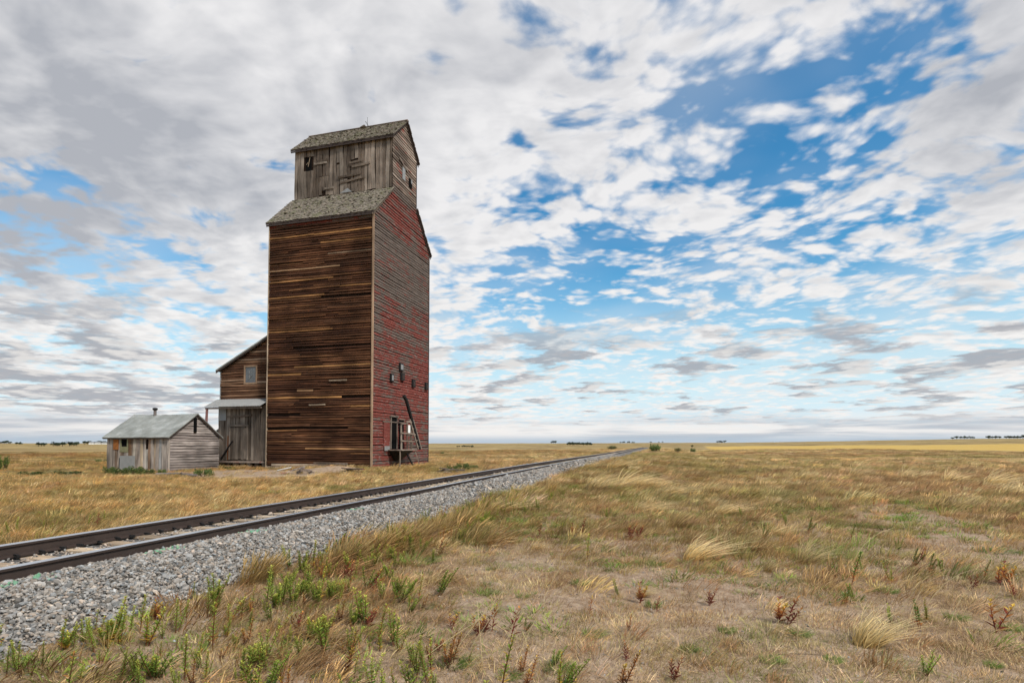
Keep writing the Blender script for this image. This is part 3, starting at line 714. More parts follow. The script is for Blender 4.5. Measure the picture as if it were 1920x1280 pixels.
# ------------------------------------------------------------------ driveway annex on the elevator's left
def build_annex():
    ax0, ax1, ay = TX - TW - 4.20, TX - TW - .03, TY + .55
    an = empty('driveway_annex', (ax0 + 2, ay + 3, .3))
    tag(an, 'brown driveway annex with slanting roof, plank doors and awning against the tall elevator', 'annex')
    zl, zr, yb = 6.75, 8.95, ay + 6.6
    pz = .45
    static(MB().prism([(ax0 + .03, pz), (ax1, pz), (ax1, zr - .06), (ax0 + .03, zl - .06)], 'y', ay + .03, yb), 'wall', 'core', an)
    z = 4.55
    w0, w1, wz0, wz1 = TX - 9.74, TX - 8.76, 5.74, 6.92
    while z < zr - .12:
        h = random.uniform(.155, .185); xa = ax0 if z < zl - .1 else ax0 + (z + h - zl) / (zr - zl) * (ax1 - ax0)
        segs = [(xa, ax1)]
        if wz0 - .16 < z < wz1: segs = [(xa, w0), (w1, ax1)]
        for a, b in segs:
            if b - a > .08: board('siding_board', an, 'x', 'annex_x', (a, ay - .035 - random.uniform(0, .02), z), b - a, h * .84, random.uniform(.022, .04), -random.uniform(.14, .28), random.uniform(-.004, .004))
        z += h
    # left side wall boards
    z = .5
    while z < zl - .1:
        board('siding_board', an, 'y', 'brown_y', (ax0 - .0, ay, z), yb - ay, .165, .03); z += .178
    win = static(MB().box((w0 + .07, ay - .03, wz0 + .07), (w1 - .07, ay - .01, wz1 - .07)), 'window', 'glass', an)
    fr = MB()
    for lo, hi in (((w0 - .03, wz0 - .03), (w0 + .07, wz1 + .03)), ((w1 - .07, wz0 - .03), (w1 + .03, wz1 + .03)), ((w0 + .073, wz0 - .03), (w1 - .073, wz0 + .07)), ((w0 + .073, wz1 - .07), (w1 - .073, wz1 + .03))):
        fr.box((lo[0], ay - .075, lo[1]), (hi[0], ay - .005, hi[1]))
    fr.build('frame', M['frame'], win)
    sh = MB().bar((w0 + .38, ay - .045, wz0 + .62), (w0 + .40, ay - .045, wz0 + .86), .05, .02).bar((w0 + .36, ay - .045, wz0 + .28), (w0 + .44, ay - .045, wz0 + .58), .07, .02).bar((w0 + .44, ay - .045, wz0 + .36), (w0 + .58, ay - .045, wz0 + .56), .04, .02)
    sh.build('broken_glass', M['galv'], win)
    # sloping roof
    s = (zr - zl) / (ax1 - ax0)
    static(MB().prism([(ax0 - .25, zl - .25 * s), (ax0 - .25, zl - .25 * s + .10), (ax1, zr + .10), (ax1, zr)], 'y', ay - .22, yb + .2), 'roof', 'rolled', an)
    static(MB().prism([(ax0 - .25, zl - .25 * s - .12), (ax0 - .25, zl - .25 * s - .004), (ax1, zr - .004), (ax1, zr - .12)], 'y', ay - .20, ay - .15), 'barge_board', 'trim_dark', an)
    static(MB().box((ax0 - .03, ay - .05, 4.6), (ax0 + .05, ay + .0, zl - .1)), 'corner_trim', 'galv', an)
    # lower front of upright planks standing a little proud, with a man door in the big door
    fy = ay - .42; bx0, bx1 = ax0 + .28, ax1 - .04
    static(MB().box((bx0, fy + .03, .62), (bx1, ay, 4.45)), 'wall', 'core', an)
    x = bx0
    while x < bx1 - .04:
        w = min(random.uniform(.16, .27), bx1 - x); b0 = .66 + random.uniform(-.03, .03); t0 = 4.28 - (random.uniform(0, .25) if random.random() < .4 else 0)
        board('plank', an, 'z', 'dark_z', (x + .004, fy - random.uniform(0, .02), b0), t0 - b0, w * .95, random.uniform(.022, .035), 0, random.uniform(-.008, .008)); x += w
    dx0, dx1 = TX - 10.46, TX - 9.02
    door = static(MB().box((dx0 + .08, fy - .055, .74), (dx1 - .08, fy - .045, 2.80)), 'door', 'void', an)
    x = dx0 + .08
    for k in range(6):
        w = (dx1 - dx0 - .16) / 6; bo = MB().box((x + .008, fy - .085, .72 + random.uniform(0, .06)), (x + w - .006, fy - .058, 2.80)); bo.build('door_plank', M['dark_z'], door); x += w
    db = MB().box((dx0 - .02, fy - .10, .72), (dx0 + .077, fy - .03, 2.9)).box((dx1 - .077, fy - .10, .72), (dx1 + .02, fy - .03, 2.9)).box((dx0 - .04, fy - .11, 2.903), (dx1 + .04, fy - .03, 3.01))
    db.build('door_frame', M['grey_z'], door)
    board('track_board', an, 'x', 'grey_z', (dx0 - .2, fy - .09, 3.48), 1.95, .13, .05, 0, -.03)
    static(MB().box((bx0 + .02, fy - .055, 3.3), (bx0 + .62, fy - .045, 4.25)), 'tin_patch', 'galv', an)
    static(MB().bar((bx0 + .35, fy - .14, .75), (bx0 + 1.25, fy - .10, 1.95), .16, .05), 'leaning_board', 'iron', an)
    static(MB().box((bx0 + .78, fy - .065, .72), (bx0 + .92, fy - .05, 2.3)), 'rust_strip', plain('rusty_strip', (.16, .06, .025), .9), an)
    static(MB().box((bx0 - .1, fy - .10, .52), (bx1, fy + .02, .64)), 'sill_board', 'grey_y', an)
    for k in range(7):
        xx = bx0 + .1 + k * .56
        static(MB().box((xx, fy - .02, .05), (xx + .24, fy + .16, .52)), 'foundation_post', 'dark_z', an)
    static(MB().box((bx0, fy + .2, .0), (bx1, ay, .6)), 'foundation', 'core', an)
    # corrugated awning on two posts
    n = 132; v = []; f = []; a0, a1 = ax0 - .22, ax1 - .02
    for i in range(n + 1):
        x = a0 + (a1 - a0) * i / n; w = .02 * math.cos(i * math.pi * .5) ; dr = random.uniform(-.035, .02)
        for yy, zz in ((fy - .72 + dr, 4.16), (ay + .0, 4.74)): v.append((x, yy, zz + w))
    f = [(2 * i, 2 * i + 1, 2 * i + 3, 2 * i + 2) for i in range(n)]
    aw = static(MB().add(v, f), 'awning_roof', 'galv', an); mo = aw.modifiers.new('thick', 'SOLIDIFY'); mo.thickness = .012
    static(MB().box((a0, fy - .66, 4.02), (a1, fy - .58, 4.12)), 'awning_beam', 'dark_z', an)
    for xx in (a0 + .07,):
        static(MB().bar((xx - .08, fy - .62, .3), (xx + .06, fy - .62, 4.03), .11), 'post', plain('faded_red_post', (.24, .12, .11), .85), an)
    # small gabled room behind, to the left
    rx0 = ax0 - 2.3
    static(MB().prism([(rx0, .2), (ax0 - .02, .2), (ax0 - .02, 3.35), (rx0 + .9, 2.6), (rx0, 1.9)], 'y', ay + 1.2, ay + 4.2), 'side_room', 'annex_x', an)
    static(MB().prism([(rx0 - .2, 1.80), (rx0 - .2, 1.90), (ax0 - .02, 3.50), (ax0 - .02, 3.40)], 'y', ay + 1.0, ay + 4.4), 'side_roof', 'rolled', an)
build_annex()

# ------------------------------------------------------------------ the little shed
def build_shed():
    sh = empty('shed', (SX - 2.2, SY + 1.75, .15))
    tag(sh, 'small weathered shed with green grey roof and stovepipe left of the elevator', 'shed')
    x0, x1, y0, y1 = SX - 4.36, SX, SY, SY + 3.6; E, PK = 2.20, 3.50; ym = (y0 + y1) / 2
    static(MB().prism([(y0 + .03, .0), (y1 - .03, .0), (y1 - .03, E), (ym, PK - .02), (y0 + .03, E)], 'x', x0 + .03, x1 - .03), 'wall', 'core', sh)
    wx0, wx1, wz0, wz1 = x1 - 3.38, x1 - 2.86, 1.30, 2.08
    x = x0
    while x < x1 - .03:
        w = min(random.uniform(.13, .25), x1 - x); xc = x + w / 2; b0 = .10 + random.uniform(-.04, .05)
        segs = [(b0, E - .02)]
        if wx0 - .02 < xc < wx1 + .02: segs = [(b0, wz0 - .02)]
        if abs(xc - (x1 - 1.5)) < .09: segs = [(b0, 1.45), (2.02, E - .02)]
        for a, b in segs: board('plank', sh, 'z', 'shed_z', (x + .003, y0 - .018 - random.uniform(0, .018), a), b - a, w * .95, random.uniform(.02, .032), 0, random.uniform(-.012, .012))
        x += w
    wn = static(MB().box((wx0 + .05, y0 - .02, wz0), (wx1 - .05, y0 - .012, wz1)), 'window', 'void', sh)
    fr = MB().box((wx0 - .03, y0 - .06, wz0 - .02), (wx0 + .05, y0 - .022, wz1 + .04)).box((wx1 - .05, y0 - .06, wz0 - .02), (wx1 + .03, y0 - .022, wz1 + .04)).box((wx0 + .053, y0 - .055, wz0 - .02), (wx1 - .053, y0 - .022, wz0 + .30))
    fr.build('frame', plain('olive_frame', (.20, .19, .11), .85), wn)
    static(MB().box((x1 - 3.9, y0 - .065, 1.42), (x1 - 3.52, y0 - .055, 2.02)), 'rust_patch', plain('orange_rust', (.28, .105, .03), .9, .2, 0, .6, 9), sh)
    static(MB().box((x1 - 3.4, y0 - .065, .15), (x1 - 2.3, y0 - .055, 1.08)), 'tin_patch', 'galv', sh)
    static(MB().box((x1 - 3.47, y0 - .05, .2), (x1 - 3.41, y0 - .045, .95)), 'gap', 'void', sh)
    z = .12
    while z < PK - .15:
        h = random.uniform(.13, .165); t = max(0, (z + h * .8 - E) / (PK - E)); a, b = y0 + t * (ym - y0), y1 - t * (y1 - ym)
        board('siding_board', sh, 'y', 'shed_y', (x1 + .03 + random.uniform(0, .015), a, z), b - a, h * .88, random.uniform(.018, .03), -random.uniform(.12, .26), random.uniform(-.006, .006)); z += h
    static(MB().box((x0 - .1, y0 + .05, -.15), (x1 - .05, y1 - .05, .1)).box((x1 - .05, y0 + .1, -.15), (x1 + .06, y1 - .1, .1)), 'foundation', 'grey_y', sh)
    static(MB().box((x1 - .06, y0 - .055, .1), (x1 + .05, y0 - .04, E - .03)).box((x1 + .042, y0 - .055, .1), (x1 + .06, y0 + .05, E - .03)), 'corner_trim', 'shed_z', sh)
    k = (PK - E) / (ym - y0)
    for ya, s in ((y0, 1), (y1, -1)):
        ea, ez = ya - s * .20, E - .20 * k + .02; L = math.hypot(ym - ea, PK - ez); n = 12; v = []; f = []
        for i in range(n + 1):
            for j in range(9):
                t = j / 8; v.append((x0 - .24 + (x1 - x0 + .42) * i / n, ea + (ym - ea) * t, ez + .05 + (PK - ez) * t + .025 * (random.random() - .5) - .05 * math.sin(math.pi * i / n) * t))
        f = [(i * 9 + j, (i + 1) * 9 + j, (i + 1) * 9 + j + 1, i * 9 + j + 1) for i in range(n) for j in range(8)]
        if s < 0: f = [q[::-1] for q in f]
        r_ = static(MB().add(v, f), 'roof', 'rolled', sh); mo = r_.modifiers.new('thick', 'SOLIDIFY'); mo.thickness = .05
        static(MB().prism([(ea, ez - .02), (ea, ez - .11), (ym, PK - .08), (ym, PK + .0)], 'x', x1 + .10, x1 + .145), 'barge_board', 'trim_dark', sh)
    static(MB().box((x0 - .2, y0 - .17, E - .17), (x1 + .12, y0 - .145, E - .10)), 'fascia_board', 'trim_dark', sh)
    static(MB().box((x1 + .05, ym - .17, 2.42), (x1 + .10, ym + .02, 3.30)), 'gable_vent', 'void', sh)
    cx, cy = x1 - 2.95, ym - .05
    pipe = static(MB().tube([(cx, cy, PK - .15), (cx, cy, PK + .27)], [.085, .08], 10), 'stovepipe', plain('rusty_stovepipe', (.16, .135, .125), .7), sh)
    MB().tube([(cx, cy, PK + .27), (cx, cy, PK + .30), (cx, cy, PK + .40), (cx, cy, PK + .43)], [.08, .14, .14, .06], 10).build('pipe_cap', M['iron'], pipe)
build_shed()

# ------------------------------------------------------------------ scatter: prototypes live in collections that are not in the scene, points carry turn, size and tint
def proto_collection(name, meshes):
    c = bpy.data.collections.new(name)
    for i, me in enumerate(meshes): c.objects.link(bpy.data.objects.new('%s_%02d' % (name, i), me))
    return c
def scatter(name, coll, nproto, P, rot, scl, tint, label):
    P = np.asarray(P, np.float32); n = len(P)
    me = bpy.data.meshes.new(name); me.vertices.add(n); me.vertices.foreach_set('co', P.ravel())
    def at(nm, typ, val, key):
        a = me.attributes.new(nm, typ, 'POINT'); a.data.foreach_set(key, np.asarray(val).ravel())
    at('rot', 'FLOAT_VECTOR', np.asarray(rot, np.float32), 'vector'); at('scl', 'FLOAT_VECTOR', np.asarray(scl, np.float32), 'vector')
    at('idx', 'INT', RNG.integers(0, nproto, n).astype(np.int32), 'value')
    c4 = np.ones((n, 4), np.float32); c4[:, :3] = tint; at('tint', 'FLOAT_COLOR', c4, 'color')
    o = link(name, me); tag(o, label, None, None, 'stuff')
    g = bpy.data.node_groups.new(name + '_scatter', 'GeometryNodeTree')
    g.interface.new_socket('Geometry', in_out='INPUT', socket_type='NodeSocketGeometry'); g.interface.new_socket('Geometry', in_out='OUTPUT', socket_type='NodeSocketGeometry')
    N = g.nodes; gi, go = N.new('NodeGroupInput'), N.new('NodeGroupOutput')
    ci = N.new('GeometryNodeCollectionInfo'); ci.inputs[0].default_value = coll; ci.inputs[1].default_value = True; ci.inputs[2].default_value = True
    ip = N.new('GeometryNodeInstanceOnPoints')
    def na(nm, typ):
        k = N.new('GeometryNodeInputNamedAttribute'); k.data_type = typ; k.inputs[0].default_value = nm; return k.outputs[0]
    L = g.links
    L.new(gi.outputs[0], ip.inputs['Points']); L.new(ci.outputs[0], ip.inputs['Instance']); ip.inputs['Pick Instance'].default_value = True
    L.new(na('idx', 'INT'), ip.inputs['Instance Index']); L.new(na('rot', 'FLOAT_VECTOR'), ip.inputs['Rotation']); L.new(na('scl', 'FLOAT_VECTOR'), ip.inputs['Scale'])
    L.new(ip.outputs[0], go.inputs[0])
    o.modifiers.new('scatter', 'NODES').node_group = g
    return o

# ------------------------------------------------------------------ ballast stones
def stone_mesh(k):
    rs = random.Random(k + 100)
    t = (1 + 5 ** .5) / 2
    v = [Vector(p).normalized() for p in ((-1, t, 0), (1, t, 0), (-1, -t, 0), (1, -t, 0), (0, -1, t), (0, 1, t), (0, -1, -t), (0, 1, -t), (t, 0, -1), (t, 0, 1), (-t, 0, -1), (-t, 0, 1))]
    f = [(0, 11, 5), (0, 5, 1), (0, 1, 7), (0, 7, 10), (0, 10, 11), (1, 5, 9), (5, 11, 4), (11, 10, 2), (10, 7, 6), (7, 1, 8), (3, 9, 4), (3, 4, 2), (3, 2, 6), (3, 6, 8), (3, 8, 9), (4, 9, 5), (2, 4, 11), (6, 2, 10), (8, 6, 7), (9, 8, 1)]
    sx, sy, sz = rs.uniform(.95, 1.45), rs.uniform(.7, 1.0), rs.uniform(.42, .75)
    v = [Vector((p.x * sx * rs.uniform(.78, 1.2), p.y * sy * rs.uniform(.78, 1.2), p.z * sz * rs.uniform(.78, 1.2))) for p in v]
    return mesh('ballast_stone', v, f, M['stone'])
def build_stones():
    cs = proto_collection('ballast_stone_kinds', [stone_mesh(k) for k in range(10)])
    Ps, Sz = [], []
    for (xa, xb, rows) in ((-6.60, -5.12, ((1.5, 9, 3100, 1.0), (9, 16, 1800, 1.2), (16, 32, 620, 1.8), (32, 75, 120, 3.2))),
                           (-8.08, -6.78, ((2.5, 9, 420, .95), (9, 18, 240, 1.1), (18, 34, 80, 1.6))),
                           (-9.85, -8.30, ((3, 14, 330, 1.0), (14, 34, 130, 1.5), (34, 60, 40, 2.2)))):
        for ya, yb, dens, sc in rows:
            n = int((xb - xa) * (yb - ya) * dens); x = RNG.uniform(xa, xb, n); y = RNG.uniform(ya, yb, n)
            edge = .22 * (fbm(y * .8, x * 0 + 2.2, 61) - .5) * 2
            lim = -5.36 + edge
            keep = RNG.uniform(size=n) < np.where(x > lim, np.exp(-((x - lim) / .12) ** 2), 1.0)
            if xb < -6.7 and xa > -8.2:                # fewer over the sleepers, which lie bare in places
                keep &= RNG.uniform(size=n) < .45 + .55 * (fbm(x * 2.5, y * 2.5, 71) > .5)
            x, y = x[keep], y[keep]
            dz = np.array([track_drop(q) for q in y]) if len(y) else 0
            z = np.maximum(np.interp(x, BX, BZ) + dz, ground_z(x, y)) + RNG.uniform(-.012, .042, len(x)) * sc
            Ps.append(np.stack([x, y, z], -1)); Sz.append(RNG.gamma(6, 1 / 6., len(x)) * .0172 * sc)
    # stones thrown out over the grass at the toe
    n = 900; x = -5.35 + RNG.exponential(.45, n); y = RNG.uniform(2, 26, n); Ps.append(np.stack([x, y, ground_z(x, y) + .006], -1)); Sz.append(RNG.uniform(.008, .024, n))
    n = 2600; r = np.sqrt(RNG.uniform(9, 170, n)); a = -YAW + RNG.uniform(-.85, .85, n); x, y = r * np.sin(a), r * np.cos(a); k = x > -5; x, y = x[k], y[k]
    Ps.append(np.stack([x, y, ground_z(x, y) + .003], -1)); Sz.append(RNG.uniform(.004, .013, len(x)))
    P = np.vstack(Ps); s = np.concatenate(Sz); n = len(P)
    s = np.clip(s, .004, .075)
    scl = np.stack([s, s, s], -1) * RNG.uniform(.8, 1.25, (n, 3)); rot = np.stack([RNG.normal(0, .45, n), RNG.normal(0, .45, n), RNG.uniform(0, 6.28, n)], -1)
    g = np.clip(RNG.normal(.265, .095, n), .07, .66)[:, None]; mid_ = (P[:, 0] > -8.2) & (P[:, 0] < -6.7); warm = RNG.normal(0, 1, n)[:, None]
    tint = g * np.array([[1.0, .915, .83]]) * (1 + warm * np.array([[.06, 0, -.06]]))
    tan = RNG.uniform(size=n) < np.where(mid_, .55, .07); g[mid_] *= 1.15; tint[tan] = g[tan] * np.array([[1.15, .92, .74]])
    for y0, w in ((4.05, .14), (4.4, .10), (5.75, .10), (6.0, .14), (7.6, .16), (10.6, .2)):   # green marking paint sprayed by the rail
        d = np.exp(-((P[:, 1] - y0) / w) ** 2 - ((P[:, 0] + 6.42) / .13) ** 2)
        m = RNG.uniform(size=n) < d * .7
        tint[m] = tint[m] * .45 + np.array([[.05, .24, .12]]) * RNG.uniform(.6, 1.2, (m.sum(), 1))
    scatter('ballast_stones', cs, 10, P, rot, scl, tint, 'grey crushed stone ballast heaped along the rails')
build_stones()

# ------------------------------------------------------------------ grass
def tuft(rs, nb, rad, h0, h1, w, lean, curl, seg=3, head=0, base=(.93, .90, .76), tip=(1, 1, 1), spread=.35):
    """a tuft of tapering blades bent over by the wind towards +x"""
    b = MB(); V, Fc, C = [], [], []
    for _ in range(nb):
        a = rs.uniform(0, 6.283); r = rad * math.sqrt(rs.random()); p = Vector((r * math.cos(a), r * math.sin(a), -.01))
        h = rs.uniform(h0, h1) * (1 - .35 * r / rad); ww = w * rs.uniform(.7, 1.3)
        dirv = Vector((math.cos(a) * spread + lean * rs.uniform(.4, 1.4), math.sin(a) * spread * 1.2 + rs.gauss(0, .16), 1)).normalized()
        fa = rs.uniform(-.7, .7); side = Vector((math.sin(fa), math.cos(fa), 0)); n0 = len(V); q = rs.choice((.55, .8, 1.0, 1.15, 1.4))
        cc = curl * rs.uniform(.5, 1.5)
        for i in range(seg + 1):
            s = i / seg; wd = ww * (1 - s * .85) * (1 if i else .8)
            if head and s > .6: wd = ww * (1.5 if i < seg else .5)
            pp = p + dirv * (h * s) + Vector((1, rs.gauss(0, .08), -.55)) * (cc * h * s * s)
            c = tuple((base[k] + (tip[k] - base[k]) * s) * q for k in range(3))
            if i < seg or head: V += [pp - side * wd, pp + side * wd]; C += [c, c]
            else: V.append(pp); C.append(c)
        for i in range(seg - 1): Fc.append((n0 + 2 * i, n0 + 2 * i + 1, n0 + 2 * i + 3, n0 + 2 * i + 2))
        k = n0 + 2 * (seg - 1)
        Fc.append((k, k + 1, k + 3, k + 2) if head else (k, k + 1, k + 2))
    return V, Fc, C
def tuft_mesh(name, k, *a, **kw):
    v, f, c = tuft(random.Random(k), *a, **kw); return mesh(name, v, f, M['blade'], c)
GOLD, STRAW, TAN, RUST, OLIVE, GREEN, PINK = [np.array(c) for c in ((.78, .52, .22), (.84, .65, .36), (.58, .42, .235), (.36, .195, .085), (.27, .24, .07), (.15, .25, .05), (.50, .355, .25))]
def allowed(x, y):
    k = ~((x > -9.72 + .3 * (fbm(y * .6, y * 0, 51) - .5)) & (x < -5.30 + .5 * (fbm(y * .5, y * 0 + 4, 52) - .5)) & (y < TRACK_END))
    k &= ~((x > TX - TW - 4.6) & (x < TX + .05) & (y > TY - .05) & (y < TY + TD + .3)) & ~((x > SX - 4.5) & (x < SX + .05) & (y > SY - .02) & (y < SY + 3.7))
    return k
def wedge(ra, rb, dens, half=.87):
    n = int(half * (rb * rb - ra * ra) * dens); r = np.sqrt(RNG.uniform(ra * ra, rb * rb, n)); a = -YAW + RNG.uniform(-half, half, n)
    x, y = r * np.sin(a), r * np.cos(a); k = allowed(x, y); return x[k], y[k], r[k]
def tints(cols, w, n, jit=.26):
    """weighted mix of colours, w rows per point"""
    w = np.asarray(w, float); w = np.clip(w, 1e-4, None); w = w / w.sum(1, keepdims=True)
    c = np.cumsum(w, 1); u = RNG.uniform(size=(n, 1)); i = (u > c).sum(1).clip(0, len(cols) - 1)
    t = np.array(cols)[i]; mean = w @ np.array(cols)
    return (t * .6 + mean * .4) * RNG.normal(1, jit, (n, 1)).clip(.5, 1.6) * (1 + RNG.normal(0, .05, (n, 3)))
def turns(n, sd=.55): return np.stack([RNG.normal(0, .06, n), RNG.normal(0, .06, n), .25 + RNG.normal(0, sd, n)], -1)
def build_grass():
    short = [tuft_mesh('short_grass', 200 + k, 28, .12, .03, .105, .0022, .35, .2, 2, spread=.6) for k in range(5)] + [tuft_mesh('grass_litter', 250 + k, 26, .16, .05, .16, .0024, .2, .1, 2, spread=3.2, base=(.9, .88, .82)) for k in range(3)]
    mid = [tuft_mesh('dry_grass', 300 + k, 40, .16, .12, .34, .0036, .5, .35, 3, head=(k % 2), spread=.35) for k in range(6)]
    tall = [tuft_mesh('tall_grass', 400 + k, 60, .32, .28, .58, .0062, .55, .38, 3, head=(k % 2), spread=.3) for k in range(6)]
    clump = [tuft_mesh('far_grass', 500 + k, 110, .85, .18, .42, .013, .5, .35, 2, head=(k % 2), spread=.3) for k in range(6)]
    cS, cM, cT, cC = [proto_collection(n, m) for n, m in (('short_grass_kinds', short), ('dry_grass_kinds', mid), ('tall_grass_kinds', tall), ('far_grass_kinds', clump))]
    # 1: short dry turf over the near ground
    x, y, r = wedge(2.6, 9, 230); x2, y2, r2 = wedge(9, 20, 90); x, y, r = np.r_[x, x2], np.r_[y, y2], np.r_[r, r2]
    cov = fbm(x * .9, y * .9, 81); d = dirt_mask(x, y); k = RNG.uniform(size=len(x)) < (.50 + 1.1 * ss(cov, .36, .60)) * (1 - .66 * d); x, y, r, d = x[k], y[k], r[k], d[k]; n = len(x)
    gp = fbm(x * 1.4, y * 1.4, 83, 3); s = RNG.uniform(.7, 1.5, n) * np.where(r > 9, 1.35, 1)
    w = np.stack([.9 + 0 * x, .55 + 0 * x, .40 + 1.6 * ss(fbm(x * .25, y * .25, 85), .47, .62), .16 + 1.6 * ss(gp, .54, .66), .05 + 1.6 * ss(gp, .60, .72), .5 + 0 * x], -1)
    scatter('short_dry_grass', cS, 8, np.stack([x, y, ground_z(x, y)], -1), turns(n, 1.2), np.stack([s, s, s * RNG.uniform(.6, 1.3, n)], -1), tints([TAN, PINK, RUST, OLIVE, GREEN, STRAW], w, n), 'short dry turf covering the ground beside the ballast')
    # 2: knee-high dry grass in patches, thickest along the ballast and left of the rails
    X, Y, Rr = [], [], []
    for ra, rb, de in ((3, 10, 42), (10, 20, 36), (20, 36, 22)):
        x, y, r = wedge(ra, rb, de)
        patch = ss(fbm(x * .22 + 5, y * .22, 91), .46, .62) * (.06 + .94 * ss(r, 6.5, 12)) + .05 + .42 * ss(r, 6.5, 13)
        toe = np.exp(-((x + 4.45 - 1.0 * ss(y, 8, 4)) / (.8 + .9 * ss(y, 8, 4))) ** 2) * (.45 + .55 * ss(fbm(x * .6, y * .6, 92), .40, .56)) * ss(y, 2.5, 4.5)
        left = ss(-x, 9.6, 10.6) * 1.0
        k = RNG.uniform(size=len(x)) < np.maximum(np.maximum(patch, toe), left) * (1 - .93 * dirt_mask(x, y)); X.append(x[k]); Y.append(y[k]); Rr.append(r[k])
    # rank grass left standing against the walls
    for ax, ay, bx, by, nx, ny, cnt in ((TX - TW, TY, TX - 3.2, TY, 0, -1, 60), (TX - 3.2, TY, TX, TY, 0, -1, 90), (TX, TY - .3, TX, TY + TD, 1, 0, 420), (TX - TW - 4.2, TY - .1, TX - TW, TY - .1, 0, -1, 170), (SX - 4.6, SY, SX, SY, 0, -1, 150), (SX, SY, SX, SY + 3.6, 1, 0, 150)):
        t_ = RNG.uniform(0, 1, cnt); of = .10 + RNG.exponential(.28, cnt); xx = ax + (bx - ax) * t_ + nx * of; yy = ay + (by - ay) * t_ + ny * of; X.append(xx); Y.append(yy); Rr.append(np.hypot(xx, yy))
    x, y, r = np.concatenate(X), np.concatenate(Y), np.concatenate(Rr); n = len(x)
    L = ss(-x, 9.3, 10.3); gp = fbm(x * .33, y * .33, 93); ru = fbm(x * .16 + 9, y * .16, 94)
    Z = ss(x, -5.0, -4.0) * ss(x, 9, 4) * ss(r, 8, 11)
    s = RNG.uniform(.65, 1.25, n) * (1 + .10 * L) * (1 + .45 * np.exp(-((x + 4.6) / .8) ** 2) * ss(r, 7, 10)) * np.where(x < -2.2, .85, .55 + .45 * ss(r, 5, 10))
    w = np.stack([.65 + .8 * L, .50 + 1.5 * L, .75 * (1 - L), .25 + 2.6 * ss(ru, .42, .56) * (1 - .85 * L) + .9 * Z, .16 + 1.8 * ss(gp, .52, .63) + .9 * Z, .04 + 1.1 * ss(gp, .60, .70) + .15 * Z], -1)
    scatter('dry_grass', cM, 6, np.stack([x, y, ground_z(x, y)], -1), turns(n, .5), np.stack([s, s, s * RNG.uniform(.75, 1.25, n)], -1), tints([GOLD, STRAW, TAN, RUST, OLIVE, GREEN], w, n), 'wind-bent golden and rust dry grass on both sides of the rails')
    # green tufts pushing through, in drifts
    leafy = [tuft_mesh('green_tufts', 600 + k, 30, .10, .05, .15, .0055, .2, .3, 2, spread=.9, base=(.92, .9, .7)) for k in range(5)]
    x, y, r = wedge(2.8, 26, 20); g = fbm(x * .55 + 3, y * .55, 101, 3); k = RNG.uniform(size=len(x)) < (ss(g, .52, .64) * .9 + .07 + .5 * np.exp(-((x + 4.4) / 1.0) ** 2) * ss(g, .42, .55)) * (1 - .5 * dirt_mask(x, y)) * (x > -5.3); x, y, r = x[k], y[k], r[k]; n = len(x); s = RNG.uniform(.6, 1.6, n) * (1 + .5 * ss(r, 8, 18))
    scatter('green_tufts', proto_collection('green_tuft_kinds', leafy), 5, np.stack([x, y, ground_z(x, y)], -1), turns(n, 2.5), np.stack([s, s, s * RNG.uniform(.6, 1.1, n)], -1), tints([np.array((.20, .30, .06)), np.array((.30, .34, .08)), np.array((.15, .24, .06))], np.ones((n, 3)), n), 'low green tufts spread through the dry turf')
    # 3: taller swaths
    X, Y = [], []
    for ra, rb, de in ((6.5, 11, 9.0), (11, 30, 6.5), (30, 62, 5.5)):
        x, y, r = wedge(ra, rb, de)
        band = np.exp(-((r - 31 + 3 * (fbm(x * .2, y * 0, 120) - .5)) / 2.6) ** 2) * ss(x, 4, 8) + np.exp(-((r - 20) / 1.8) ** 2) * ss(x, -3.5, -1.5) * ss(x, 4.5, 2.5)
        sw = ss(fbm(x * .10 + 2, y * .16, 95), .46, .60) * (.75 - .45 * ss(x, 2, 6) * ss(r, 27, 22)) + band * ss(r, 9, 12) + .9 * np.exp(-((x + 4.35) / .62) ** 2) * (.3 + .7 * ss(fbm(x * .5, y * .5, 121), .40, .55)) + .16 * ss(np.hypot(x, y), 12, 22) + .75 * ss(-x, 9.8, 10.8)
        k = RNG.uniform(size=len(x)) < sw * (1 - .97 * dirt_mask(x, y)); X.append(x[k]); Y.append(y[k])
    x, y = np.concatenate(X), np.concatenate(Y); n = len(x); L = ss(-x, 9.3, 10.3); gp = fbm(x * .2, y * .2, 96); ru = fbm(x * .09 + 9, y * .14, 97); Z = ss(x, -5.2, -4.2) * ss(x, 9, 4) * (1 - .8 * np.exp(-((np.hypot(x, y) - 20) / 1.8) ** 2) * ss(x, -3.5, -1.5))
    s = RNG.uniform(.55, 1.15, n) * (1 - .5 * L * ss(y, 32, 24))
    w = np.stack([.8 + .4 * L, .6 + .9 * L, .5 + 0 * x, .2 + 2.2 * ss(ru, .44, .56) * (1 - .7 * L) + .8 * Z, .12 + 2.0 * ss(gp, .50, .61) + .9 * Z], -1)
    scatter('tall_grass', cT, 6, np.stack([x, y, ground_z(x, y)], -1), turns(n, .4), np.stack([s, s, s], -1), tints([GOLD, STRAW, TAN, RUST, OLIVE], w, n), 'tall swaths of straw coloured grass leaning in the wind')
    # 4: broad clumps over the plain
    X, Y, S = [], [], []
    for ra, rb, de, sc in ((52, 110, 1.5, 1.0), (110, 230, .30, 1.7), (230, 340, .07, 2.4)):
        x, y, r = wedge(ra, rb, de, .83); k = RNG.uniform(size=len(x)) < .35 + .65 * ss(fbm(x * .03, y * .06, 98), .40, .56); X.append(x[k]); Y.append(y[k]); S.append(np.full(k.sum(), sc))
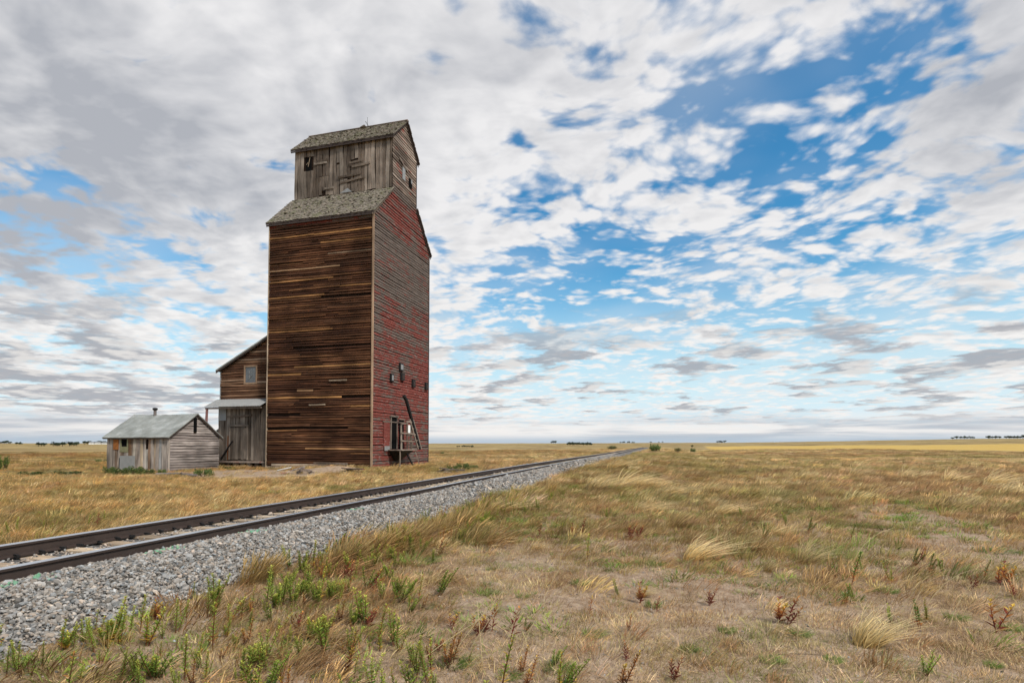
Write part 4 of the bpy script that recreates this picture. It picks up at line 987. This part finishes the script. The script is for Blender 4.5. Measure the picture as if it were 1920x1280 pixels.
    x, y, s = np.concatenate(X), np.concatenate(Y), np.concatenate(S); n = len(x); s = s * RNG.uniform(.6, 1.2, n); gp = fbm(x * .035, y * .07, 99); ru = fbm(x * .025 + 9, y * .05, 100)
    w = np.stack([.8 + 0 * x, .5 + 0 * x, .5 + 0 * x, .15 + 2.2 * ss(ru, .45, .57), .15 + 2.2 * ss(gp, .48, .60)], -1)
    scatter('prairie_grass', cC, 6, np.stack([x, y, ground_z(x, y)], -1), turns(n, .4), np.stack([s, s, np.minimum(s, 1.25) * RNG.uniform(.6, 1.1, n)], -1), tints([GOLD, STRAW, TAN, RUST, OLIVE], w, n), 'prairie grass stretching away to the far fields')
build_grass()

# ------------------------------------------------------------------ single plants
def stem_plant(k, nst, scheme, lean=.25, leafy=46, leaf=.15, lw=.026):
    """upright stems packed with narrow leaves; unit height; returns stem mesh and foliage mesh"""
    rs = random.Random(k); st, fo = MB(), MB()
    lowc, midc, topc, stc = scheme
    for i in range(nst):
        a = rs.uniform(0, 6.283); sp = (0 if nst == 1 else rs.uniform(.15, .55)); h = rs.uniform(.6, 1.0) if i else 1.0
        p0 = Vector((rs.uniform(-.05, .05), rs.uniform(-.05, .05), -.03)) * (1 if nst > 1 else .2)
        d = Vector((math.cos(a) * sp + lean * .5, math.sin(a) * sp, 1)).normalized()
        pt = lambda s: p0 + d * (h * s) + Vector((lean, 0, -.1)) * (h * .3 * s * s)
        st.tube([pt(s) for s in (0, .35, .7, 1)], [.016, .013, .010, .004], 4, stc)
        for j in range(leafy):
            s = .12 + .88 * (j + rs.random()) / leafy; an = j * 2.4 + rs.uniform(-.4, .4); o = Vector((math.cos(an), math.sin(an), 0))
            l = leaf * rs.uniform(.6, 1.2) * (1.1 - .55 * s); up_ = .7 + .9 * s
            dd = (o + Vector((0, 0, up_ * rs.uniform(.6, 1.2)))).normalized(); sd = dd.cross(o + Vector((0, 0, .01))).normalized()
            if sd.length < .5: sd = Vector((-o.y, o.x, 0))
            b0 = pt(s); m = b0 + dd * l * .5; e = b0 + dd * l + o * l * .25 - Vector((0, 0, l * .12)); w = lw * rs.uniform(.7, 1.3)
            c = lowc if s < .28 else (midc if s < .78 else topc)
            if rs.random() < .12: c = lowc
            q = rs.uniform(.7, 1.3); c = tuple(v * q for v in c)
            fo.add([b0, m - sd * w, e, m + sd * w], [(0, 1, 2, 3)], c)
    return st.mesh('stem', M['leaf']), fo.mesh('foliage', M['leaf'])
LG, DG, YG, YE, OR, RD, BR = (.25, .33, .05), (.11, .19, .035), (.42, .44, .08), (.55, .36, .06), (.46, .20, .06), (.20, .045, .03), (.16, .07, .035)
KIND = {
    'spike': [stem_plant(10 + k, n, (YE if k % 2 else LG, LG, YG, BR), .18, 60, .13, .022) for k, n in enumerate((1, 1, 2, 3))],
    'bushy': [stem_plant(30 + k, n, (YE if k == 1 else DG, LG, YG, BR), .25, 44, .17, .024) for k, n in enumerate((6, 8, 11))],
    'dark': [stem_plant(40 + k, n, (OR, DG, DG, RD), .35, 52, .15, .026) for k, n in enumerate((1, 2, 3))],
    'red': [stem_plant(50 + k, n, (RD, RD, OR, RD), .35, 20, .26, .036) for k, n in enumerate((1, 2, 3))],
    'mixed': [stem_plant(60 + k, n, (RD, OR, YE, RD), .3, 18, .28, .040) for k, n in enumerate((1, 2, 3, 4))],
}
def blades(name, k, nb, rad, h0, h1, w, lean, curl, seg, base, tip, head=0, spread=.35):
    v, f, c = tuft(random.Random(k), nb, rad, h0, h1, w, lean, curl, seg, head, base, tip, spread); return mesh(name, v, f, M['leaf'], c)
TUFT = {
    'feather': [blades('grass_tuft', 700 + k, 150, .16, .35, 1.1, .0085, .5, .55, 5, (.62, .43, .16), (.80, .64, .37), 0, .38) for k in range(3)],
    'upright': [blades('grass_tuft', 710 + k, 180, .32, .5, 1.05, .010, .30, .22, 4, (.50, .35, .14), (.62, .44, .20), 1, .3) for k in range(3)],
    'green': [blades('grass_clump', 720 + k, 160, .42, .35, 1.0, .020, .15, .25, 3, (.16, .22, .045), (.21, .31, .06), 0, .75) for k in range(3)],
    'flat': [blades('grass_clump', 730 + k, 260, 1.3, .35, 1.0, .035, .25, .3, 3, (.055, .11, .022), (.12, .21, .04), 0, .5) for k in range(2)],
}
def put(u, v): x, y, z, r = spot(u, v); return x, y, z, CAMZ / max(v - 832.0, 1) if v > 850 else r / F_PX
WHERE = ((90, 'in the bottom left corner'), (210, 'below the widest gravel at lower left'), (330, 'at lower left, below the rails'), (480, 'at lower left, near the tan tuft'), (620, 'just right of the tan tuft'), (760, 'left of the bare soil'), (900, 'on bare soil left of the long straws'), (1080, 'among the long leaning straws'), (1260, 'right of the long leaning straws'), (1430, 'below the wide pale tuft'), (1600, 'left of the tall dark weed'), (1760, 'above the largest pale tuft'), (3000, 'near the right edge'))
ORD = 'second third fourth fifth sixth seventh eighth ninth tenth eleventh twelfth thirteenth fourteenth fifteenth sixteenth seventeenth eighteenth nineteenth'.split()
def nth(i, n): return '' if n == 1 else ', ' + ('leftmost' if i == 0 else 'rightmost' if i == n - 1 else ORD[i - 1] + ' from left')
def tell(lst, a, text, where=None):
    """a label that picks one plant out of its neighbours: what it is, where it stands, which of those there"""
    place = lambda q: next(p for lim, p in (where or WHERE) if q[0] < lim)
    g = sorted(q for q in lst if place(q) == place(a)); i = g.index(a); n = len(g)
    return text + ' ' + place(a) + nth(i, n)
def weed(kind, u, v, hp, label, group, cat='weed', name='leafy_weed', turn=None):
    x, y, z, mpp = put(u, v); s = hp * mpp; st, fo = random.choice(KIND[kind])
    e = empty(name, (x, y, z), random.uniform(-.7, .9) if turn is None else turn); e.scale = (s, s, s)
    link('stem', st, e); link('foliage', fo, e); tag(e, label, cat, group); return e
def clump(kind, u, v, hp, label, group=None, cat='grass', name='grass_tuft', wide=1.0, turn=None):
    x, y, z, mpp = put(u, v); s = hp * mpp * ((1.1 if v > 1100 else 1.35 if v > 1000 else 1.7) if kind == 'feather' else 1.2)
    o = link(name, random.choice(TUFT[kind])); o.location = (x, y, z - .005); o.scale = (s * wide, s * wide, s); o.rotation_euler = (0, 0, random.uniform(.0, .5) if turn is None else turn)
    tag(o, label, cat, group); return o
LST = ((12, 1268, 58), (34, 1262, 62), (30, 1235, 40), (80, 1248, 48), (113, 1222, 62), (122, 1218, 50), (138, 1216, 52), (158, 1206, 48), (178, 1222, 72), (198, 1212, 74), (214, 1202, 84), (226, 1206, 70), (242, 1202, 68), (262, 1186, 74), (278, 1206, 40), (150, 1278, 40), (228, 1276, 62), (252, 1278, 50), (282, 1270, 48), (300, 1236, 36), (332, 1186, 66), (362, 1124, 34), (404, 1138, 66), (392, 1150, 50), (424, 1194, 46), (466, 1186, 46), (346, 1276, 90), (384, 1278, 62), (372, 1240, 56), (500, 1132, 74), (530, 1136, 64), (586, 1072, 62), (602, 1072, 40), (472, 1252, 44), (486, 1250, 46), (440, 1216, 32), (516, 1276, 40), (446, 1284, 34), (664, 1212, 40), (674, 1210, 34), (662, 1172, 42), (540, 1208, 36), (660, 1118, 36), (640, 1124, 34))
for u, v, h in LST:
    weed(random.choice(('spike', 'spike', 'spike', 'bushy')), u, v, h, tell(LST, (u, v, h), 'green spiky weed'), 'green weeds along the foot of the ballast')
LST = ((565, 1074, 44), (592, 1134, 44), (586, 1202, 54), (604, 1200, 52), (548, 1136, 52), (745, 1122, 44), (770, 1116, 34), (515, 1140, 60), (620, 1122, 36), (700, 1066, 34), (862, 1016, 30), (880, 1002, 26), (905, 990, 24), (730, 1012, 34), (760, 1020, 40))
for u, v, h in LST:
    weed('bushy', u, v, h, tell(LST, (u, v, h), 'bushy many-stemmed green weed'), 'bushy weeds on the verge')
LST = ((555, 1190, 44), (690, 1178, 44), (822, 1042, 34), (822, 1222, 30), (845, 1180, 34), (892, 1192, 44), (908, 1186, 40), (290, 1164, 44), (698, 1112, 44), (655, 1090, 40), (640, 1086, 38), (1010, 1008, 26), (1180, 1012, 34), (1196, 1010, 30), (1090, 1004, 34), (1074, 1008, 28))
for u, v, h in LST:
    weed(random.choice(('mixed', 'red')), u, v, h, tell(LST, (u, v, h), 'small red and orange weed'), 'red and orange autumn weeds', name='autumn_weed')
weed('mixed', 922, 1184, 52, 'red leaved weed beside a curled yellow leaf in the foreground', None, name='autumn_weed')
weed('red', 958, 1198, 62, 'dark red forked weed in the middle of the foreground', None, name='autumn_weed')
weed('spike', 802, 1278, 80, 'leaning green weed with a long red stem at the bottom edge', None, turn=.2)
weed('dark', 1596, 1098, 66, 'tall dark green weed with a red base on the right', None, turn=.1)
LST = ((1565, 1088, 36), (1620, 1078, 34), (1585, 1134, 40), (1604, 1132, 42), (1712, 1064, 40), (1742, 1074, 40), (1845, 1084, 38), (1515, 1002, 34), (1726, 1178, 56), (1595, 1012, 30), (1160, 1118, 36), (985, 1184, 30), (1430, 1010, 26))
for u, v, h in LST:
    weed(random.choice(('dark', 'dark', 'spike')), u, v, h, tell(LST, (u, v, h), 'dark green leafy weed'), 'dark weeds in the turf')
LST = ((1460, 1168, 50), (1476, 1172, 56), (1540, 1088, 24), (1866, 1186, 66), (1826, 1104, 30), (1872, 1098, 40), (1886, 1096, 44), (1230, 1150, 32), (1200, 1130, 40), (1175, 1240, 36), (1262, 1278, 50), (1105, 1150, 34), (1725, 1052, 28), (1905, 1120, 36), (1330, 1135, 36))
for u, v, h in LST:
    weed(random.choice(('mixed', 'red')), u, v, h, tell(LST, (u, v, h), 'red and yellow weed'), 'red weeds in the turf', name='autumn_weed')
FARW = ((6, 1008, 18), (18, 1006, 30), (30, 1002, 32), (80, 998, 22), (98, 995, 20), (165, 990, 24), (182, 987, 26), (195, 980, 22))
for u, v, h in FARW:
    weed(random.choice(('spike', 'red')), u, v, h, 'slender weed in the golden grass beyond the far rail' + nth(sorted(FARW).index((u, v, h)), len(FARW)), 'weeds beyond the far rail')
clump('feather', 1508, 1056, 60, 'pale wind-swept tuft, the round one left of the tall dark weed', wide=1.0)
clump('feather', 1300, 1050, 74, 'wide pale tuft of feathery grass blown to the right', wide=1.25)
clump('feather', 1438, 1072, 46, 'thin pale tuft of grass in the middle of the turf', wide=.7)
clump('feather', 1622, 1210, 122, 'largest pale feathery tuft in the right foreground', wide=1.0)
clump('upright', 1262, 988, 40, 'golden yellow upright tuft beside the track verge', wide=1.0)
clump('feather', 1200, 1118, 46, 'pale hairy tuft on bare soil left of the wide tuft', wide=1.1)
LST = ((640, 1060, 62), (655, 1056, 66), (622, 1062, 52), (470, 1092, 70), (486, 1090, 74), (505, 1080, 60), (690, 1040, 58), (712, 1034, 52), (760, 1020, 60), (790, 1012, 56), (822, 1004, 58), (852, 992, 50), (905, 972, 48), (960, 952, 44), (990, 940, 40), (1030, 925, 34), (735, 1028, 58), (875, 985, 46))
for u, v, h in LST:
    clump('upright', u, v, h, tell(LST, (u, v, h), 'golden upright tuft'), 'golden tufts along the ballast', wide=random.uniform(.7, 1.1))
LST = ((1110, 920, 36), (1140, 916, 40), (1170, 914, 38), (1200, 918, 36), (1240, 930, 34), (1330, 925, 36), (1120, 905, 30), (1100, 880, 24), (1150, 878, 24), (1000, 1030, 26), (880, 1010, 40), (930, 960, 40), (1350, 965, 34), (1200, 960, 32), (1450, 1002, 30), (1780, 905, 30), (1860, 910, 34), (1700, 900, 30), (1600, 895, 28), (1890, 930, 36))
for u, v, h in LST:
    clump('feather', u, v, h, tell(LST, (u, v, h), 'wind-bent feathery tuft', ((1160, 'near the bend of the ballast toe'), (1260, 'in the near middle of the prairie'), (1500, 'behind the wide pale tuft'), (3000, 'far out at the right'))), 'wind-bent tufts on the prairie', wide=random.uniform(1.0, 1.9))
clump('flat', 1440, 960, 13, 'low dark green patch of grass on the brown field', None, name='green_patch', wide=2.2)
clump('flat', 1866, 1034, 10, 'flat dark green mat of leaves at the right edge', None, name='green_patch', wide=2.4)
LST = ((1650, 1056, 20), (972, 1002, 24), (780, 1056, 34), (860, 1020, 26), (1140, 1034, 24), (1222, 1138, 28), (850, 1246, 32), (1042, 1256, 30), (920, 1068, 14), (912, 1112, 20), (800, 1138, 16), (860, 1150, 14), (690, 1256, 26), (600, 1268, 18), (700, 1180, 22), (1085, 1095, 18), (1230, 1060, 16), (1320, 1010, 16), (1445, 1240, 26), (1500, 1190, 22), (1660, 1110, 18), (1810, 982, 8), (1790, 1160, 22), (1860, 1250, 24), (1890, 1180, 22), (1560, 1240, 20), (1360, 1185, 22), (1290, 1220, 22), (1110, 1190, 22), (980, 1120, 18), (760, 1190, 18), (950, 1270, 24))
for u, v, h in LST:
    clump('green', u, v, h, tell(LST, (u, v, h), 'low bright green clump'), 'green clumps in the turf', name='green_clump', wide=random.uniform(.9, 1.8))
LST = ((150, 957, 12), (95, 965, 14), (130, 962, 12), (330, 935, 14), (480, 928, 14), (520, 925, 12), (640, 915, 12), (1080, 868, 10), (700, 908, 12))
for u, v, h in LST:
    clump('green', u, v, h, tell(LST, (u, v, h), 'green clump', ((250, 'in the golden grass beyond the rails at left'), (600, 'in the golden grass before the elevator'), (3000, 'by the rails right of the elevator'))), 'green clumps by the rails', name='green_clump', wide=2.2)
# more of the same weeds, too thick to tell apart, in the tangle at the foot of the ballast
def sprigs():
    ms = []
    for k, (n, sch) in enumerate(((1, (YE, LG, YG, BR)), (1, (OR, LG, YG, BR)), (2, (YE, LG, YG, RD)), (3, (DG, LG, YG, BR)), (4, (DG, LG, LG, BR)), (3, (DG, LG, YG, BR)), (2, (BR, OR, YE, BR)))):
        st, fo = stem_plant(80 + k, n, sch, .25, 40, .15, .024); st_v = [tuple(v.co) for v in st.vertices]; fo_v = [tuple(v.co) for v in fo.vertices]; b = len(st_v)
        c = lambda me: [tuple(d.color)[:3] for d in me.color_attributes['col'].data]
        ms.append(mesh('weed_sprig', st_v + fo_v, [tuple(p.vertices) for p in st.polygons] + [tuple(i + b for i in p.vertices) for p in fo.polygons], M['blade'], c(st) + c(fo)))
    x, y, r = wedge(2.8, 19, 30); toe = np.exp(-((x + 4.35 - 1.5 * ss(y, 7, 3.5)) / (.7 + 1.3 * ss(y, 7, 3.5))) ** 2)
    k = (RNG.uniform(size=len(x)) < toe * (.30 + .70 * ss(fbm(x * .8, y * .8, 111, 3), .45, .6)) + .006) & (x > -5.35); x, y, r = x[k], y[k], r[k]; n = len(x); s = RNG.uniform(.13, .30, n) * np.where(RNG.uniform(size=n) < .25, 1.4, 1)
    scatter('weed_thicket', proto_collection('weed_sprig_kinds', ms), len(ms), np.stack([x, y, ground_z(x, y)], -1), turns(n, .8), np.stack([s, s, s], -1), RNG.normal(1, .18, (n, 1)).clip(.6, 1.4) * np.ones((1, 3)), 'tangle of green and rusty weeds along the ballast foot')
sprigs()
# long loose straws
def straw(u0, v0, u1, v1, bend, label, group, c=(.62, .50, .29)):
    x, y, z, mpp = put(u0, v0); side = Vector(RT); base = Vector((x, y, z))
    dx, dz = (u1 - u0) * mpp, (v0 - v1) * mpp; b = MB(); pts = [base + side * (dx * s) + Vector((0, 0, max(dz, .01) * (s * (1 + bend) - bend * s * s))) + Vector((-side.y, side.x, 0)) * (.12 * dx * math.sin(3 * s)) for s in (0, .25, .5, .75, 1)]
    pts = [p - base for p in pts]
    me = MB().tube(pts, [.0026, .0024, .0022, .0026, .0014], 4, c).mesh('straw', M['leaf'])
    o = link('straw', me); o.location = base; tag(o, label, 'straw', group)
LST = ((836, 1210, 1000, 1045, .1), (850, 1225, 985, 1070, .15), (882, 1215, 1010, 1060, .2), (905, 1250, 895, 1130, .0), (930, 1255, 985, 1120, .1), (965, 1250, 1015, 1140, .1), (760, 1262, 905, 1160, .05), (945, 1265, 965, 1185, 0), (1000, 1150, 1080, 1090, .1), (920, 1090, 950, 1040, .1), (1020, 1120, 1060, 1050, .1), (990, 1110, 1010, 1070, 0))
for a in LST:
    straw(*a, tell(LST, a, 'long straw', ((3000, 'in the leaning bunch of the middle foreground'),)), 'long leaning straws')
LST = ((1494, 1280, 1498, 1150, .0), (1462, 1195, 1460, 1160, .0), (1430, 1195, 1520, 1140, .5), (1700, 1185, 1735, 1100, .3), (1780, 1175, 1830, 1090, .2), (1810, 1170, 1800, 1120, -.2), (1730, 1150, 1835, 1065, .5), (1640, 1240, 1660, 1180, .1), (1720, 1260, 1760, 1220, .2), (1400, 1115, 1440, 1095, .2), (1690, 1150, 1720, 1105, .2), (1600, 1050, 1680, 990, .6), (1650, 1060, 1700, 1000, .6))
for a in LST:
    straw(*a, tell(LST, a, 'pale bent straw', ((3000, 'sticking up from the turf on the right'),)), 'pale straws on the right')
straw(116, 1240, 175, 1208, .2, 'fallen straw lying over the weeds at lower left', None); straw(0, 1278, 36, 1262, .2, 'bent straw in the bottom left corner', None)
straw(1420, 1232, 1560, 1262, 0, 'dark stick lying on the turf at the bottom right', None, (.10, .075, .05)); straw(560, 1236, 668, 1244, .3, 'thin dead twig lying on the bare soil', None, (.17, .11, .075)); straw(702, 1245, 730, 1268, .3, 'short dead twig on the soil near the bottom edge', None, (.2, .14, .1))

# ------------------------------------------------------------------ bushes and far trees
def leaf_cloud(rs, blobs, n, size, cols):
    b = MB()
    for _ in range(n):
        c, r = rs.choice(blobs); d = Vector((rs.gauss(0, 1), rs.gauss(0, 1), rs.gauss(0, 1))).normalized() * (rs.random() ** .4)
        p = Vector(c) + Vector((d.x * r[0], d.y * r[1], d.z * r[2])); a = Vector((rs.gauss(0, 1), rs.gauss(0, 1), rs.gauss(0, 1))).normalized(); e = a.orthogonal().normalized(); s = size * rs.uniform(.6, 1.4)
        q = rs.uniform(.65, 1.35); col = tuple(v * q for v in rs.choice(cols))
        b.add([p - a * s, p + e * s * .55, p + a * s, p - e * s * .55], [(0, 1, 2, 3)], col)
    return b
def shrub(k, cols):
    rs = random.Random(k); bl = [((rs.uniform(-.7, .7), rs.uniform(-.5, .5), rs.uniform(.35, .6)), (rs.uniform(.3, .55), rs.uniform(.3, .5), rs.uniform(.28, .42))) for _ in range(7)]
    fo = leaf_cloud(rs, bl, 620, .075, cols).mesh('foliage', M['leaf']); st = MB()
    for c, r in bl: st.tube([(c[0] * .2, c[1] * .2, -.05), (c[0] * .7, c[1] * .7, c[2] * .6), c], [.04, .03, .012], 5, (.12, .085, .06))
    return fo, st.mesh('stem', M['leaf'])
SHR = [shrub(k, c) for k, c in ((1, [DG, (.09, .13, .04), (.14, .15, .05)]), (2, [(.10, .14, .04), (.16, .16, .06), (.2, .15, .06)]))]
def bush(u, v, wp, hp, label, group=None, k=0):
    x, y, z, r = spot(u, v); m = r / F_PX; fo, st = SHR[k % 2]; e = empty('bush', (x, y, z), random.uniform(0, 6)); e.scale = (wp * m / 2, wp * m / 2, hp * m)
    link('foliage', fo, e); link('stem', st, e); tag(e, label, 'bush', group)
bush(1228, 846, 26, 16, 'largest green bush right of where the track vanishes'); bush(1272, 848, 14, 10, 'round bush alone on the prairie, left one of a pair', None, 1); bush(1299, 848, 14, 9, 'round bush alone on the prairie, right one of a pair')
bush(1148, 843, 26, 9, 'low dark bush left of the track near the vanishing point', None, 1); bush(829, 852, 12, 7, 'small olive bush just right of the elevator on the plain', None, 1)
bush(184, 868, 10, 8, 'small round bush by the left edge of the shed, left one'); bush(198, 868, 10, 8, 'small round bush touching the left edge of the shed', None, 1); bush(4, 882, 18, 26, 'bush cut by the left edge of the picture', None)
bush(1298, 838, 7, 5, 'tiny bush above the pair of round bushes', None, 1)
SHR.append(shrub(3, [(.05, .09, .022), (.08, .12, .03), (.11, .11, .035)])); SHR.append(SHR[2])
def leafy(u, v, wp, hp, label, group):
    x, y, z, r = spot(u, v); m = r / F_PX; fo, st = SHR[2]; e = empty('leafy_weed', (x, y, z - .02), random.uniform(-.4, .4)); e.scale = (wp * m / 2, wp * m / 3, .75 * hp * m)
    link('foliage', fo, e); link('stem', st, e); tag(e, label, 'weed', group)
for a, w in (((205, 890, 26, 20), 'at its left corner'), ((228, 893, 34, 22), 'below its window'), ((256, 892, 34, 24), 'in the middle of its front'), ((280, 890, 22, 15), 'under its right planks'), ((304, 888, 16, 12), 'at its right corner'), ((382, 893, 40, 20), 'below its gable wall')):
    leafy(*a, 'dark green leafy weed at the shed foot ' + w, 'green weeds round the shed')
for a, w in (((848, 885, 30, 20), 'left one'), ((868, 883, 36, 24), 'tallest one'), ((888, 880, 24, 14), 'right one')):
    leafy(*a, 'lush green weed between the elevator and the rails, ' + w, 'green weeds between elevator and rails')
leafy(430, 880, 30, 9, 'low green growth under the plank doors of the annex', None); leafy(60, 893, 50, 12, 'low dark green patch in the grass left of the shed', None); leafy(130, 892, 60, 12, 'long low green patch just left of the shed', None)
def far_tree(k):
    rs = random.Random(k + 900); b = leaf_cloud(rs, [((rs.uniform(-.28, .28), rs.uniform(-.28, .28), rs.uniform(.45, .8)), (.32, .32, .26)) for _ in range(6)], 150, .12, [(.05, .07, .04), (.065, .085, .045), (.04, .058, .036)])
    b.tube([(0, 0, -.05), (0, 0, .5)], [.05, .03], 5, (.07, .05, .04)); return b.mesh('distant_tree', M['leaf'])
FT = [far_tree(k) for k in range(4)]
def trees(u0, u1, v, n, hp, label, group, r0=None):
    for i in range(n):
        u = u0 + (u1 - u0) * (i + .5) / n + random.uniform(-.4, .4) * (u1 - u0) / n
        if r0:
            d = ray(u, v); h = math.hypot(d[0], d[1]); x, y, r = d[0] / h * r0, d[1] / h * r0, r0; z = float(ground_z(x, y))
        else: x, y, z, r = spot(u, v)
        s = .8 * hp * r / F_PX * random.uniform(.75, 1.2); o = link('distant_tree', random.choice(FT)); o.location = (x, y, z); o.scale = (s * random.uniform(1.1, 1.6), s * 1.3, s); o.rotation_euler = (0, 0, random.uniform(0, 6)); tag(o, label + nth(i, n), 'tree', group)
trees(0, 22, 834, 6, 5, 'dark tree in the row on the skyline at the left edge', 'skyline trees at the left edge', 2300)
trees(30, 44, 836, 2, 5, 'single dark tree on the left skyline', 'single trees on the left skyline', 1700)
trees(70, 87, 838, 4, 8, 'dark tree in the first round clump on the left plain', 'first tree clump on the left', 1000)
trees(97, 118, 838, 5, 8, 'dark tree in the second round clump on the left plain', 'second tree clump on the left', 1000)
trees(126, 145, 838, 4, 8, 'dark tree in the third round clump on the left plain', 'third tree clump on the left', 1050)
trees(156, 202, 835, 11, 6, 'dark tree among the far farm buildings left of the shed', 'farmyard trees left of the shed', 1500)
trees(857, 888, 839, 9, 5, 'dark tree in the short row right of the elevator', 'tree row right of the elevator', 700)
trees(1034, 1044, 831, 3, 6, 'dark tree in the tiny skyline clump above the rails', 'skyline clump above the rails', 2600)
trees(1063, 1110, 835, 18, 7, 'dark tree in the dense shelterbelt on the horizon above the track', 'shelterbelt above the track', 1300)
trees(1160, 1192, 831, 7, 4, 'dark tree on the skyline right of the shelterbelt', 'skyline trees right of the shelterbelt', 2700)
trees(1212, 1245, 832, 4, 3, 'tiny dark tree on the horizon above the largest bush', 'tiny horizon trees', 2800)
trees(1344, 1361, 831, 5, 5, 'dark tree in the small clump left over the golden field', 'clump over the golden field', 2600)
trees(1783, 1830, 825, 7, 5, 'dark tree in the broken row on the right skyline', 'broken tree row on the right skyline', 2850)
trees(1850, 1876, 824, 5, 5, 'dark tree in the middle row on the right skyline', 'middle tree row on the right skyline', 2850)
trees(1884, 1925, 824, 9, 6, 'dark tree in the row at the right edge of the skyline', 'tree row at the right edge', 2850)
def farm(u, w, h, label):
    d = ray(u, 834); k = math.hypot(d[0], d[1]); r0 = 1480; x, y = d[0] / k * r0, d[1] / k * r0; m = r0 / F_PX; e = empty('farm_building', (x, y, float(ground_z(x, y))), .3)
    W, H = w * m / 2, h * m
    MB().box((-W, -4, -1), (W, 4, H * .6)).build('wall', M['white_sign'], e); MB().prism([(-4.6, H * .58), (4.6, H * .58), (0, H)], 'x', -W - .5, W + .5).build('roof', M['galv'], e)
    tag(e, label, 'farm building')
farm(172, 5, 4, 'pale far farm building, left one among the trees'); farm(184, 6, 4, 'pale far farm building in the middle of the farmyard'); farm(196, 5, 3.5, 'pale far farm building nearest the shed')

# ------------------------------------------------------------------ scraps in the yard
def scraps():
    def at(u, v): return spot(u, v)
    x, y, z, r = at(555, 888); e = empty('rubble_heap', (x, y, z)); tag(e, 'heap of broken boards and rubble before the brown wall', 'rubble')
    for k in range(11):
        a = random.uniform(0, 6.28); b = MB().bar((-.35, 0, 0), (.35, 0, .05), random.uniform(.07, .16), .05)
        o = b.build('broken_board', M['grey_y' if k % 2 else 'shed_z'], e); o.location = (random.uniform(-.7, .7), random.uniform(-.4, .4), .05 + k * .022); o.rotation_euler = (random.uniform(-.3, .3), random.uniform(-.3, .3), a)
    x, y, z, r = at(664, 884); p = empty('weathered_plank', (x, y, z + .12), .05); tag(p, 'weathered plank propped on the dirt by the elevator corner', 'plank')
    board('plank_top', p, 'x', 'grey_y', (x - .6, y, z + .16), 1.25, .30, .05, 1.45, .02); MB().box((-.5, .05, -.2), (-.2, .3, .03)).build('prop_block', M['core'], p)
    x, y, z, r = at(330, 893); p = empty('fallen_log', (x, y, z), .05); tag(p, 'pale log lying in the grass before the shed', 'log')
    MB().tube([(-1.1, 0, .07), (-.2, .03, .09), (.6, 0, .08), (1.2, -.04, .06)], [.09, .10, .085, .06], 9, ).build('trunk', M['shed_y'], p); MB().tube([(.2, 0, .1), (.5, -.2, .22)], [.04, .02], 6).build('branch_stub', M['shed_y'], p)
    x, y, z, r = at(838, 888); p = empty('driftwood_pile', (x, y, z)); tag(p, 'small pile of dead sticks and stones beside the rails', 'stick pile')
    for k in range(12):
        a = random.uniform(0, 6.28); o = MB().tube([(-.4, 0, 0), (0, .05, .04), (.4, 0, .0)], [.03, .035, .015], 6).build('stick', M['grey_y' if k % 3 else 'dark_z'], p); o.location = (random.uniform(-1.0, 1.0), random.uniform(-.3, .3), .04 + .02 * k); o.rotation_euler = (0, random.uniform(-.2, .2), a)
scraps()
